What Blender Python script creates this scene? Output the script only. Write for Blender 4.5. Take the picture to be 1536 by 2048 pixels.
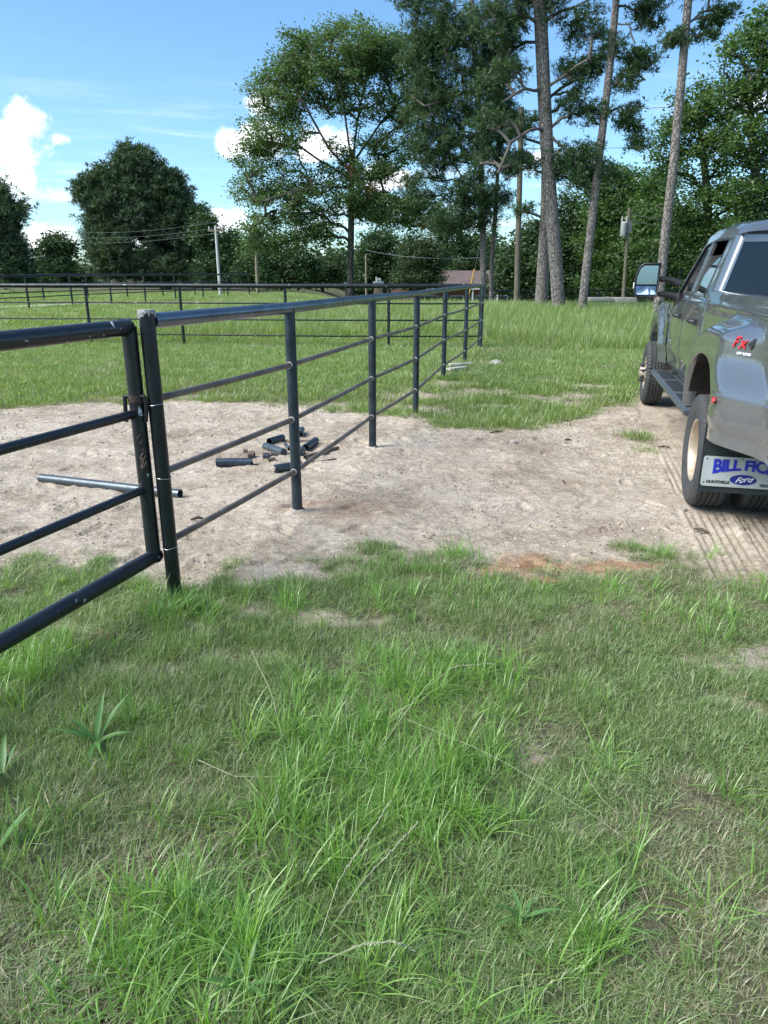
import bpy, bmesh, math, random
import numpy as np
from mathutils import Vector, Matrix

for o in list(bpy.data.objects):
    bpy.data.objects.remove(o)
scene = bpy.context.scene
col = scene.collection
R = math.radians
rng = np.random.default_rng(11)
random.seed(11)

# ------------------------------------------------------------------ camera
CAM_H, PITCH, F_PX = 1.60, R(18.46), 1420.0
cam_data = bpy.data.cameras.new("camera")
cam = bpy.data.objects.new("camera", cam_data)
col.objects.link(cam)
cam.location = (0, 0, CAM_H)
cam.rotation_euler = (math.pi / 2 - PITCH, 0, 0)
cam_data.sensor_fit = 'VERTICAL'
cam_data.sensor_height = 24.0
cam_data.lens = F_PX / 2048 * 24.0
cam_data.clip_start = 0.05
cam_data.clip_end = 3000
scene.camera = cam

# ------------------------------------------------------------------ world and sun
SUN_EL, SUN_AZ = R(46), R(-108)          # azimuth from +Y, negative = towards -X
SKY_STRENGTH, SUN_STRENGTH, EXPOSURE = 0.084, 2.9, 1.27
scene.view_settings.view_transform = 'Standard'
scene.view_settings.look = 'None'
scene.view_settings.gamma = 1.0
scene.view_settings.use_curve_mapping = False
scene.view_settings.exposure = EXPOSURE


def azel(az, el):
    a, e = R(az), R(el)
    return Vector((math.sin(a) * math.cos(e), math.cos(a) * math.cos(e), math.sin(e)))


class NT:
    """small helper for node trees"""
    def __init__(self, tree):
        self.t = tree
        self.n = tree.nodes
        self.l = tree.links

    def new(self, kind, **kw):
        n = self.n.new(kind)
        for k, v in kw.items():
            if k.startswith('_'):
                n.inputs[int(k[1:])].default_value = v
            else:
                setattr(n, k, v)
        return n

    def link(self, a, b):
        self.l.new(a, b)

    def math(self, op, a, b=None, clamp=False, c=None):
        n = self.n.new('ShaderNodeMath')
        n.operation = op
        n.use_clamp = clamp
        for i, v in enumerate((a, b, c)):
            if v is None:
                continue
            if isinstance(v, (int, float)):
                n.inputs[i].default_value = v
            else:
                self.link(v, n.inputs[i])
        return n.outputs[0]

    def ramp(self, fac, stops, interp='LINEAR'):
        n = self.n.new('ShaderNodeValToRGB')
        e = n.color_ramp.elements
        n.color_ramp.interpolation = interp
        while len(e) < len(stops):
            e.new(0.5)
        for el, (p, c) in zip(e, stops):
            el.position = p
            el.color = (c if len(c) == 4 else (*c, 1)) if not isinstance(c, (int, float)) else (c, c, c, 1)
        self.link(fac, n.inputs[0])
        return n.outputs[0]

    def mix(self, fac, a, b, blend='MIX'):
        n = self.n.new('ShaderNodeMix')
        n.data_type = 'RGBA'
        n.blend_type = blend
        for s, v in ((n.inputs[0], fac), (n.inputs[6], a), (n.inputs[7], b)):
            if isinstance(v, (int, float)):
                s.default_value = v
            elif isinstance(v, tuple):
                s.default_value = (*v, 1) if len(v) == 3 else v
            else:
                self.link(v, s)
        return n.outputs[2]

    def noise(self, vec, scale, detail=4, rough=0.55, dist=0.0):
        n = self.n.new('ShaderNodeTexNoise')
        n.inputs['Scale'].default_value = scale
        n.inputs['Detail'].default_value = detail
        n.inputs['Roughness'].default_value = rough
        n.inputs['Distortion'].default_value = dist
        if vec is not None:
            self.link(vec, n.inputs['Vector'])
        return n.outputs[0]

    def smooth(self, v, lo, hi):
        n = self.n.new('ShaderNodeMapRange')
        n.interpolation_type = 'SMOOTHSTEP'
        n.inputs[1].default_value = lo
        n.inputs[2].default_value = hi
        self.link(v, n.inputs[0])
        return n.outputs[0]


world = bpy.data.worlds.new("World")
scene.world = world
world.use_nodes = True
w = NT(world.node_tree)
w.n.clear()
sky = w.new('ShaderNodeTexSky', sky_type='NISHITA', sun_disc=False)
sky.sun_elevation = SUN_EL
sky.sun_rotation = SUN_AZ
sky.altitude = 100
sky.air_density = 1.0
sky.dust_density = 0.6
sky.ozone_density = 2.2
tc = w.new('ShaderNodeTexCoord')
nrm = w.new('ShaderNodeVectorMath', operation='NORMALIZE')
w.link(tc.outputs['Generated'], nrm.inputs[0])
N = nrm.outputs[0]


def vdot(v):
    n = w.new('ShaderNodeVectorMath', operation='DOT_PRODUCT')
    w.link(N, n.inputs[0])
    n.inputs[1].default_value = v
    return n.outputs['Value']


BLOBS = [(-26.5, 8.0, 4.2, 2.2), (-24.2, 9.4, 1.8, 1.5), (-26.5, 5.6, 3.4, 1.5), (-22.3, 8.6, 1.0, .55),
         (-8.9, 11.4, 1.5, 1.1), (-11.0, 9.0, 1.5, 1.2), (-9.0, 9.2, 2.2, 1.5), (-4.5, 8.8, 2.2, 1.3), (0.0, 6.8, 2.2, 1.1),
         (-11.7, 3.6, 2.4, 1.1), (-24.5, 2.2, 3.6, 1.3), (-17.5, 2.5, 2.6, .9), (11.4, 8.0, 1.6, .5), (24.5, 10.5, 2.2, 1.2),
         (-60, 9, 7, 3), (48, 7, 6, 2.6), (75, 12, 7, 3), (110, 8, 8, 3), (150, 10, 7, 3), (-100, 11, 8, 3.4), (-140, 8, 7, 3), (180, 24, 8, 4)]
acc = None
for az, el, wx, wy in BLOBS:
    c = azel(az, el)
    r_ = Vector((c.y, -c.x, 0)).normalized()
    u_ = r_.cross(c)
    cb = w.new('ShaderNodeCombineXYZ')
    w.link(vdot(r_ / math.tan(R(wx))), cb.inputs[0])
    w.link(vdot(u_ / math.tan(R(wy))), cb.inputs[1])
    w.link(w.math('MULTIPLY', w.math('SUBTRACT', 1.0, vdot(c)), 3.0), cb.inputs[2])
    ln = w.new('ShaderNodeVectorMath', operation='LENGTH')
    w.link(cb.outputs[0], ln.inputs[0])
    v = w.math('SUBTRACT', 1.0, ln.outputs['Value'])
    acc = v if acc is None else w.math('MAXIMUM', acc, v)
n1 = w.noise(N, 22.0, 8, 0.62)
n2 = w.noise(N, 7.0, 5, 0.55)
mod = w.math('MULTIPLY', w.math('SUBTRACT', n1, 0.52), 2.6)
cum = w.smooth(w.math('ADD', acc, mod), -0.04, 0.62)
# thin streaks low over the horizon, all the way round
mp = w.new('ShaderNodeMapping')
mp.inputs['Scale'].default_value = (3.0, 3.0, 34.0)
w.link(N, mp.inputs['Vector'])
st = w.noise(mp.outputs[0], 1.6, 6, 0.6)
sx = w.new('ShaderNodeSeparateXYZ')
w.link(N, sx.inputs[0])
low = w.math('MULTIPLY', w.smooth(sx.outputs[2], 0.26, 0.02), w.smooth(st, 0.50, 0.78))
mask = w.math('MAXIMUM', cum, w.math('MULTIPLY', low, 0.75), clamp=True)
cshade = w.ramp(w.math('ADD', w.math('MULTIPLY', n2, .55), w.math('MULTIPLY', n1, .45)), [(0.38, (5.0, 5.7, 6.8)), (0.58, (9.5, 9.6, 9.6))])
tint = w.mix(1.0, sky.outputs[0], (0.78, 1.02, 1.14), 'MULTIPLY')
skycol = w.mix(mask, tint, cshade)
bg = w.new('ShaderNodeBackground')
bg.inputs[1].default_value = SKY_STRENGTH
w.link(skycol, bg.inputs[0])
wo = w.new('ShaderNodeOutputWorld')
w.link(bg.outputs[0], wo.inputs[0])
world.cycles.sampling_method = 'MANUAL'
world.cycles.sample_map_resolution = 512

sun_data = bpy.data.lights.new("sun", 'SUN')
sun_data.energy = SUN_STRENGTH
sun_data.angle = R(42)                   # veiled by thin cloud: soft shadows
sun_data.color = (1.0, 0.965, 0.90)
sun = bpy.data.objects.new("sun", sun_data)
col.objects.link(sun)
sd = Vector((math.sin(SUN_AZ) * math.cos(SUN_EL), math.cos(SUN_AZ) * math.cos(SUN_EL), math.sin(SUN_EL)))
sun.rotation_euler = sd.to_track_quat('Z', 'Y').to_euler()
sun.location = sd * 60

# ------------------------------------------------------------------ helpers
CP, SP = math.cos(PITCH), math.sin(PITCH)


def at(px, py, Y):
    """a point of the place: where the line of sight through (px, py) reaches the distance Y"""
    r = (px - 768) / F_PX
    u = (1024 - py) / F_PX
    d = (r, CP + u * SP, -SP + u * CP)
    t = Y / d[1]
    return Vector((d[0] * t, Y, CAM_H + d[2] * t))


def tag(o, label=None, cat=None, group=None, kind=None):
    if label: o['label'] = label
    if cat: o['category'] = cat
    if group: o['group'] = group
    if kind: o['kind'] = kind
    return o


def link(o, parent=None):
    col.objects.link(o)
    if parent is not None:
        o.parent = parent
    return o


def empty(name, loc=(0, 0, 0), rz=0.0):
    o = bpy.data.objects.new(name, None)
    o.location = loc
    o.rotation_euler = (0, 0, rz)
    o.empty_display_size = 0.2
    return link(o)


def mesh_np(name, V, Fs, mat=None, smooth=False, parent=None, link_it=True):
    """V (n,3); Fs: list of index arrays (m,3) or (m,4)"""
    me = bpy.data.meshes.new(name)
    V = np.asarray(V, np.float32)
    Fs = [np.asarray(f, np.int32) for f in (Fs if isinstance(Fs, list) else [Fs]) if len(f)]
    nl = sum(f.size for f in Fs)
    nf = sum(len(f) for f in Fs)
    me.vertices.add(len(V))
    me.vertices.foreach_set('co', V.ravel())
    me.loops.add(nl)
    me.loops.foreach_set('vertex_index', np.concatenate([f.ravel() for f in Fs]))
    me.polygons.add(nf)
    sizes = np.concatenate([np.full(len(f), f.shape[1], np.int32) for f in Fs])
    me.polygons.foreach_set('loop_start', np.concatenate([[0], np.cumsum(sizes)[:-1]]).astype(np.int32))
    if smooth:
        me.polygons.foreach_set('use_smooth', np.ones(nf, bool))
    me.update(calc_edges=True)
    me.validate()
    if mat: me.materials.append(mat)
    o = bpy.data.objects.new(name, me)
    if link_it: link(o, parent)
    return o


class MB:
    """collects faces for one mesh"""
    def __init__(self):
        self.v, self.f = [], []

    def add(self, vs, fs):
        b = len(self.v)
        self.v += [tuple(p) for p in vs]
        self.f += [tuple(i + b for i in f) for f in fs]
        return self

    def box(self, c, s, rot=None):
        x, y, z = (q / 2 for q in s)
        vs = [Vector(p) for p in ((-x, -y, -z), (x, -y, -z), (x, y, -z), (-x, y, -z), (-x, -y, z), (x, -y, z), (x, y, z), (-x, y, z))]
        if rot is not None: vs = [rot @ p for p in vs]
        c = Vector(c)
        return self.add([p + c for p in vs], [(0, 3, 2, 1), (4, 5, 6, 7), (0, 1, 5, 4), (1, 2, 6, 5), (2, 3, 7, 6), (3, 0, 4, 7)])

    def tube(self, pts, rad, seg=12, caps=True, inner=None):
        """solid tube along pts; rad: number or list; inner: wall radius for an open pipe"""
        pts = [Vector(p) for p in pts]
        rads = rad if isinstance(rad, (list, tuple)) else [rad] * len(pts)
        ref = None
        rings = []
        for i, p in enumerate(pts):
            d = (pts[min(i + 1, len(pts) - 1)] - pts[max(i - 1, 0)]).normalized()
            if ref is None:
                ref = Vector((0, 0, 1)) if abs(d.z) < 0.9 else Vector((0, 1, 0))
            a = d.cross(ref).normalized()
            b = a.cross(d).normalized()
            ref = b
            rings.append((p, a, b, d))
        b0 = len(self.v)
        for (p, a, b, d), r in zip(rings, rads):
            for k in range(seg):
                t = 2 * math.pi * k / seg
                self.v.append(tuple(p + a * (r * math.cos(t)) + b * (r * math.sin(t))))
        for i in range(len(pts) - 1):
            for k in range(seg):
                k2 = (k + 1) % seg
                self.f.append((b0 + i * seg + k, b0 + i * seg + k2, b0 + (i + 1) * seg + k2, b0 + (i + 1) * seg + k))
        if inner:
            n = len(pts)
            for end, (p, a, b, d) in ((0, rings[0]), (n - 1, rings[-1])):
                e0 = len(self.v)
                dl_ = min(0.16, .45 * (pts[-1] - pts[0]).length)
                dep = d * (dl_ if end == 0 else -dl_)
                for q in (p, p + dep):
                    for k in range(seg):
                        t = 2 * math.pi * k / seg
                        self.v.append(tuple(q + a * (inner * math.cos(t)) + b * (inner * math.sin(t))))
                for k in range(seg):
                    k2 = (k + 1) % seg
                    o = b0 + end * seg
                    self.f.append((o + k, e0 + k, e0 + k2, o + k2) if end == 0 else (o + k, o + k2, e0 + k2, e0 + k))
                    self.f.append((e0 + k, e0 + seg + k, e0 + seg + k2, e0 + k2))
                self.f.append(tuple(e0 + seg + k for k in range(seg)))
        elif caps:
            self.f.append(tuple(b0 + k for k in reversed(range(seg))))
            self.f.append(tuple(b0 + (len(pts) - 1) * seg + k for k in range(seg)))
        return self

    def grid(self, P, wrap=False):
        """P[i][j] rows of points"""
        b = len(self.v)
        m = len(P[0])
        for row in P:
            self.v += [tuple(p) for p in row]
        for i in range(len(P) - 1):
            for j in range(m if wrap else m - 1):
                j2 = (j + 1) % m
                self.f.append((b + i * m + j, b + i * m + j2, b + (i + 1) * m + j2, b + (i + 1) * m + j))
        return self

    def build(self, name, mat, parent=None, smooth=True, angle=40, bevel=0, link_it=True):
        me = bpy.data.meshes.new(name)
        me.from_pydata(self.v, [], self.f)
        me.validate()
        bm = bmesh.new()
        bm.from_mesh(me)
        bmesh.ops.recalc_face_normals(bm, faces=bm.faces)
        if bevel:
            bmesh.ops.bevel(bm, geom=[e for e in bm.edges if e.is_manifold and e.calc_face_angle(0) > 0.6], offset=bevel, segments=2, affect='EDGES', profile=0.5)
        if smooth:
            for f in bm.faces: f.smooth = True
            for e in bm.edges:
                if len(e.link_faces) == 2 and e.calc_face_angle(0) > R(angle): e.smooth = False
        bm.to_mesh(me)
        bm.free()
        if mat: me.materials.append(mat)
        o = bpy.data.objects.new(name, me)
        if link_it: link(o, parent)
        return o


def vnoise(x, y, seed=0):
    """value noise on a lattice, vectorised, 0..1"""
    xi, yi = np.floor(x).astype(np.int64), np.floor(y).astype(np.int64)
    xf, yf = x - xi, y - yi
    u, v = xf * xf * (3 - 2 * xf), yf * yf * (3 - 2 * yf)

    def h(a, b):
        n = (a * 374761393 + b * 668265263 + seed * 1442695041) & 0x7fffffff
        n = ((n ^ (n >> 13)) * 1274126177) & 0x7fffffff
        n = n ^ (n >> 16)
        return (n & 0xffff) / 65535.0
    return (h(xi, yi) * (1 - u) + h(xi + 1, yi) * u) * (1 - v) + (h(xi, yi + 1) * (1 - u) + h(xi + 1, yi + 1) * u) * v


def fbm(x, y, f, octv=4, seed=0, gain=0.5):
    s, a, t = 0, 1.0, 0
    for i in range(octv):
        s = s + a * vnoise(x * f + 17.3 * i, y * f - 9.1 * i, seed + i)
        t += a
        a *= gain
        f *= 2.03
    return s / t


def sstep(lo, hi, x):
    t = np.clip((x - lo) / (hi - lo), 0, 1)
    return t * t * (3 - 2 * t)


# ------------------------------------------------------------------ materials
def principled(name, color, rough=0.5, metal=0.0, coat=0.0, spec=0.5, var=0.0, scale=20.0, bump=0.0, bump_scale=60.0, speck=None, rust=None, coords='Object'):
    m = bpy.data.materials.new(name)
    m.use_nodes = True
    t = NT(m.node_tree)
    b = t.n['Principled BSDF']
    b.inputs['Roughness'].default_value = rough
    b.inputs['Metallic'].default_value = metal
    b.inputs['Coat Weight'].default_value = coat
    b.inputs['Coat Roughness'].default_value = 0.03
    b.inputs['Specular IOR Level'].default_value = spec
    c = t.new('ShaderNodeTexCoord').outputs[coords]
    out = None
    if var:
        nz = t.noise(c, scale, 6, 0.65)
        lo = tuple(q * (1 - var) for q in color)
        hi = tuple(min(1, q * (1 + var)) for q in color)
        out = t.ramp(nz, [(0.3, lo), (0.7, hi)])
        t.link(t.ramp(t.noise(c, scale * 1.7, 4), [(0.3, max(0.02, rough * 0.8)), (0.7, min(1, rough * 1.25))]), b.inputs['Roughness'])
    if rust:
        rc, thr, rs = rust
        k = t.smooth(t.noise(c, rs, 7, 0.7), thr, thr + 0.12)
        out = t.mix(k, out if out is not None else color, rc)
        t.link(t.math('MULTIPLY', t.math('SUBTRACT', 1.0, k), metal), b.inputs['Metallic'])
    if speck:
        scol, thr, ss = speck
        k = t.math('MULTIPLY', t.smooth(t.noise(c, ss, 2, 0.4), thr, thr + 0.015), t.smooth(t.noise(c, 4.5, 3), .46, .56))
        out = t.mix(k, out if out is not None else color, scol)
    if out is None:
        b.inputs['Base Color'].default_value = (*color, 1)
    else:
        t.link(out, b.inputs['Base Color'])
    if bump:
        bn = t.new('ShaderNodeBump')
        bn.inputs['Strength'].default_value = bump
        bn.inputs['Distance'].default_value = 0.01
        t.link(t.noise(c, bump_scale, 5, 0.6), bn.inputs['Height'])
        t.link(bn.outputs[0], b.inputs['Normal'])
    return m


def leaf_mat(name, stops, trans=0.35, rough=0.55, tint=False):
    m = bpy.data.materials.new(name)
    m.use_nodes = True
    t = NT(m.node_tree)
    t.n.clear()
    geo = t.new('ShaderNodeNewGeometry')
    oi = t.new('ShaderNodeObjectInfo')
    f = t.math('ADD', t.math('MULTIPLY', geo.outputs['Random Per Island'], 0.62), t.math('MULTIPLY', oi.outputs['Random'], 0.38))
    if not tint:
        tcn = t.new('ShaderNodeTexCoord')
        nz = t.noise(tcn.outputs['Object'], 0.45, 3)
        f = t.math('ADD', t.math('MULTIPLY', geo.outputs['Random Per Island'], 0.6), t.math('MULTIPLY', t.math('SUBTRACT', nz, 0.25), 0.8))
    c = t.ramp(f, stops)
    if tint:
        at_ = t.new('ShaderNodeAttribute', attribute_type='INSTANCER', attribute_name='tint')
        k = t.math('ADD', at_.outputs['Fac'], t.math('MULTIPLY', t.math('SUBTRACT', geo.outputs['Random Per Island'], 0.5), 0.7))
        c = t.mix(t.smooth(k, 0.35, 0.75), c, (0.44, 0.40, 0.27))
    d = t.new('ShaderNodeBsdfDiffuse')
    tr = t.new('ShaderNodeBsdfTranslucent')
    g = t.new('ShaderNodeBsdfGlossy')
    g.inputs['Roughness'].default_value = rough
    t.link(c, d.inputs[0])
    t.link(t.mix(1.0, c, (1.25, 1.25, 0.55), 'MULTIPLY'), tr.inputs[0])
    m1 = t.new('ShaderNodeMixShader', _0=trans)
    t.link(d.outputs[0], m1.inputs[1])
    t.link(tr.outputs[0], m1.inputs[2])
    m2 = t.new('ShaderNodeMixShader', _0=0.075 if tint else 0.035)
    t.link(m1.outputs[0], m2.inputs[1])
    t.link(g.outputs[0], m2.inputs[2])
    o = t.new('ShaderNodeOutputMaterial')
    t.link(m2.outputs[0], o.inputs[0])
    return m


M = {}
M['gate'] = principled('gate_paint', (0.012, 0.014, 0.018), 0.34, 0.0, var=0.4, scale=9, speck=((0.6, 0.6, 0.58), 0.69, 26), rust=((0.16, 0.075, 0.04), 0.715, 9), bump=0.12, bump_scale=90)
M['post'] = principled('post_steel', (0.038, 0.052, 0.066), 0.36, 0.55, var=0.45, scale=7, rust=((0.10, 0.065, 0.045), 0.66, 11), bump=0.1, bump_scale=120)
M['post_black'] = principled('post_black', (0.014, 0.018, 0.022), 0.33, 0.2, var=0.4, scale=8, speck=((0.45, 0.45, 0.43), 0.76, 40), bump=0.1, bump_scale=120)
M['rail'] = principled('rail_steel', (0.16, 0.13, 0.108), 0.45, 0.3, var=0.5, scale=5, rust=((0.15, 0.085, 0.052), 0.56, 14), bump=0.12, bump_scale=120)
M['toprail'] = principled('toprail_steel', (0.13, 0.155, 0.185), 0.30, 0.8, var=0.35, scale=4, rust=((0.17, 0.11, 0.075), 0.68, 10), bump=0.06, bump_scale=90)
M['weld'] = principled('weld_bead', (0.45, 0.44, 0.42), 0.5, 0.6, var=0.5, scale=60, bump=0.8, bump_scale=180)
M['wire'] = principled('tie_wire', (0.62, 0.62, 0.60), 0.35, 0.7)
M['oldfence'] = principled('old_fence_paint', (0.012, 0.015, 0.018), 0.42, 0.1, var=0.4, scale=6, speck=((0.42, 0.43, 0.42), 0.70, 22))
M['cement'] = principled('cement', (0.33, 0.285, 0.24), 0.95, var=0.35, scale=14, bump=1.0, bump_scale=50)
M['pipe_dark'] = principled('pipe_dark', (0.045, 0.062, 0.082), 0.33, 0.6, var=0.4, scale=9, bump=0.06)
M['pipe_bright'] = principled('pipe_bright', (0.075, 0.092, 0.105), 0.36, 0.45, var=0.3, scale=9, bump=0.05)
M['pipe_rust'] = principled('pipe_rust', (0.10, 0.082, 0.07), 0.5, 0.4, var=0.5, scale=14, rust=((0.15, 0.08, 0.045), 0.5, 20))
M['plank'] = principled('grey_plank', (0.42, 0.40, 0.36), 0.85, var=0.35, scale=9, bump=0.5, bump_scale=40)
M['stick'] = principled('stick', (0.09, 0.065, 0.045), 0.9, var=0.4, scale=20)
M['stone'] = principled('pale_stone', (0.40, 0.37, 0.33), 0.9, var=0.25, scale=5, bump=0.6, bump_scale=20)
M['bark_pine'] = None
M['grass_short'] = leaf_mat('grass_short', [(0.05, (0.065, 0.11, 0.034)), (0.3, (0.155, 0.255, 0.075)), (0.62, (0.255, 0.375, 0.115)), (0.9, (0.42, 0.49, 0.22))], 0.4, 0.5, True)
M['grass_tall'] = leaf_mat('grass_tall', [(0.05, (0.09, 0.20, 0.035)), (0.35, (0.19, 0.375, 0.065)), (0.7, (0.29, 0.49, 0.10)), (1.0, (0.42, 0.58, 0.19))], 0.48, 0.45, True)
M['grass_field'] = leaf_mat('grass_field', [(0.05, (0.13, 0.20, 0.055)), (0.45, (0.235, 0.345, 0.09)), (0.85, (0.33, 0.44, 0.14)), (1.0, (0.42, 0.46, 0.22))], 0.4, 0.5, True)
M['seed'] = principled('seed_stalk', (0.33, 0.34, 0.20), 0.8, var=0.3, scale=60)
M['weed'] = leaf_mat('weed_leaf', [(0.05, (0.07, 0.17, 0.04)), (0.6, (0.13, 0.27, 0.08)), (1.0, (0.26, 0.36, 0.22))], 0.35, 0.4)
M['oak_leaf'] = leaf_mat('oak_leaf', [(0.1, (0.042, 0.085, 0.028)), (0.4, (0.088, 0.158, 0.050)), (0.75, (0.13, 0.215, 0.070)), (1.0, (0.17, 0.25, 0.10))], 0.4)
M['far_leaf'] = leaf_mat('far_leaf', [(0.1, (0.018, 0.044, 0.018)), (0.45, (0.040, 0.085, 0.030)), (0.8, (0.072, 0.13, 0.042)), (1.0, (0.11, 0.17, 0.06))], 0.3)
M['oak_dead'] = leaf_mat('dead_leaf', [(0.1, (0.12, 0.05, 0.025)), (1.0, (0.20, 0.09, 0.04))], 0.3)
M['pine_needle'] = leaf_mat('pine_needle', [(0.1, (0.020, 0.050, 0.021)), (0.5, (0.046, 0.098, 0.036)), (0.9, (0.088, 0.150, 0.055)), (1.0, (0.12, 0.18, 0.07))], 0.28)
M['dark_needle'] = leaf_mat('dark_needle', [(0.1, (0.026, 0.055, 0.030)), (0.5, (0.058, 0.102, 0.048)), (1.0, (0.11, 0.16, 0.07))], 0.22)
M['wood_leaf'] = leaf_mat('wood_leaf', [(0.1, (0.026, 0.062, 0.018)), (0.45, (0.064, 0.135, 0.034)), (0.8, (0.12, 0.21, 0.055)), (1.0, (0.175, 0.26, 0.085))], 0.4)
M['cedar_leaf'] = leaf_mat('cedar_leaf', [(0.1, (0.024, 0.050, 0.020)), (0.5, (0.05, 0.09, 0.032)), (1.0, (0.085, 0.125, 0.05))], 0.3)


def bark(name, lo, mid, hi, sc):
    m = bpy.data.materials.new(name)
    m.use_nodes = True
    t = NT(m.node_tree)
    b = t.n['Principled BSDF']
    b.inputs['Roughness'].default_value = 0.9
    c = t.new('ShaderNodeTexCoord').outputs['Object']
    mp_ = t.new('ShaderNodeMapping')
    mp_.inputs['Scale'].default_value = (1, 1, 0.42)
    t.link(c, mp_.inputs[0])
    vo = t.new('ShaderNodeTexVoronoi', feature='DISTANCE_TO_EDGE')
    vo.inputs['Scale'].default_value = sc
    nd = t.new('ShaderNodeTexNoise')
    nd.inputs['Scale'].default_value = 6
    nd.inputs['Detail'].default_value = 4
    t.link(mp_.outputs[0], nd.inputs['Vector'])
    ad = t.new('ShaderNodeVectorMath', operation='MULTIPLY_ADD')
    t.link(nd.outputs[1], ad.inputs[0])
    ad.inputs[1].default_value = (0.22, 0.22, 0.22)
    t.link(mp_.outputs[0], ad.inputs[2])
    t.link(ad.outputs[0], vo.inputs['Vector'])
    e = t.smooth(vo.outputs['Distance'], 0.0, 0.16)
    nz = t.noise(mp_.outputs[0], 9, 6, 0.7)
    f = t.math('ADD', t.math('MULTIPLY', e, 0.55), t.math('MULTIPLY', nz, 0.5))
    t.link(t.ramp(f, [(0.2, lo), (0.55, mid), (0.9, hi)]), b.inputs['Base Color'])
    bn = t.new('ShaderNodeBump')
    bn.inputs['Strength'].default_value = 1.0
    bn.inputs['Distance'].default_value = 0.04
    t.link(f, bn.inputs['Height'])
    t.link(bn.outputs[0], b.inputs['Normal'])
    return m


M['bark_pine'] = bark('pine_bark', (0.085, 0.073, 0.065), (0.185, 0.163, 0.146), (0.285, 0.255, 0.232), 15)
M['bark_dark'] = bark('dark_bark', (0.025, 0.022, 0.020), (0.065, 0.055, 0.046), (0.11, 0.095, 0.08), 8)
M['bark_limb'] = principled('limb_bark', (0.12, 0.105, 0.09), 0.9, var=0.4, scale=8, bump=0.6, bump_scale=30)
M['pole_wood'] = principled('pole_wood', (0.19, 0.165, 0.115), 0.85, var=0.3, scale=5, bump=0.4, bump_scale=18)
M['pole_grey'] = principled('pole_grey', (0.50, 0.50, 0.48), 0.8, var=0.2, scale=4)
M['cable'] = principled('cable', (0.16, 0.17, 0.18), 0.5)

# ------------------------------------------------------------------ terrain
TR_A = R(14.35)                                  # heading of the pickup, from +Y towards +X
TF = np.array([math.sin(TR_A), math.cos(TR_A)])  # forward
TL = np.array([-math.cos(TR_A), math.sin(TR_A)])  # to its near side
TO = np.array([2.225, 5.045]) - 1.19 * TL        # under the middle of the rear axle

DIRT = [(-9.0, 3.60), (-6.0, 3.75), (-3.5, 3.68), (-2.2, 3.74), (-1.93, 3.80), (-1.56, 3.76), (-1.30, 3.66), (-1.08, 3.42), (-0.90, 3.72), (-0.66, 3.56), (-0.33, 3.66), (-0.19, 3.82),
        (0.27, 3.96), (0.48, 3.80), (0.7, 3.72), (1.05, 3.62), (1.5, 3.76), (1.62, 4.04), (1.95, 3.99), (2.3, 3.80), (2.9, 3.7), (3.1, 4.2), (2.75, 4.75), (3.0, 5.6), (3.1, 6.6), (3.4, 7.9), (4.0, 9.0), (4.6, 9.6), (4.4, 9.95), (3.67, 9.95),
        (3.0, 9.35), (2.45, 8.55), (2.07, 8.15), (1.3, 7.80), (0.74, 7.98), (0.36, 8.25), (0.0, 8.45), (-0.42, 8.72), (-1.08, 9.15), (-2.24, 9.45), (-3.06, 9.35), (-4.2, 9.3), (-4.8, 8.9), (-6.5, 8.7), (-9.0, 8.4)]


def sdf_poly(x, y, poly):
    d = np.full(x.shape, 1e9)
    inside = np.zeros(x.shape, bool)
    n = len(poly)
    for i in range(n):
        ax, ay = poly[i]
        bx, by = poly[(i + 1) % n]
        ex, ey = bx - ax, by - ay
        wx, wy = x - ax, y - ay
        t = np.clip((wx * ex + wy * ey) / (ex * ex + ey * ey), 0, 1)
        d = np.minimum(d, (wx - ex * t) ** 2 + (wy - ey * t) ** 2)
        cnd = ((ay <= y) & (by > y)) | ((by <= y) & (ay > y))
        if ay != by:
            xin = ax + (y - ay) / (by - ay) * ex
            inside ^= cnd & (x < xin)
    return np.where(inside, 1, -1) * np.sqrt(d)


BARE = [(1.2, 8.55, .5, .25), (2.6, 9.8, .6, .4), (0.2, 9.0, .4, .2), (1.0, 10.6, .5, .25), (3.0, 10.3, .5, .3), (1.9, 9.7, .5, .25), (-.55, 9.25, .5, .15), (-3.9, 9.25, .5, .15), (-2.6, 9.75, .6, .15),
        (-1.35, 2.05, .17, .12), (-1.5, 1.9, .2, .12), (-1.48, 2.35, .16, .08), (-1.05, 2.62, .20, .10), (-0.62, 2.78, .16, .08), (1.30, 2.36, .2, .09), (1.75, 2.75, .30, .14), (1.52, 1.90, .20, .09),
        (1.05, 1.45, .14, .07), (1.20, 1.25, .2, .09), (1.45, 2.1, .1, .05), (-0.1, 2.75, .12, .07), (0.24, 2.68, .09, .05), (-0.2, 3.1, .3, .09), (-1.0, 3.1, .25, .14), (-0.75, 3.25, .3, .12), (0.5, 2.1, .10, .06), (-1.6, 3.0, .2, .1),
        (0.6, 1.75, .08, .06), (2.3, 3.3, .4, .15), (-2.4, 3.2, .3, .15),
        (0.75, 8.9, .55, .35), (1.35, 9.9, .75, .28), (1.75, 9.0, .55, .22), (0.55, 9.7, .5, .3), (1.45, 13.2, .7, .4), (2.4, 9.1, .6, .35), (2.2, 12.9, .5, .25), (0.9, 11.6, .5, .3),
        (-3.5, 9.6, .6, .12), (10.3, 26.5, 2.0, .9), (9.2, 25.4, 1.2, .5), (12.0, 27.5, 2.0, .6)]


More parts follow.
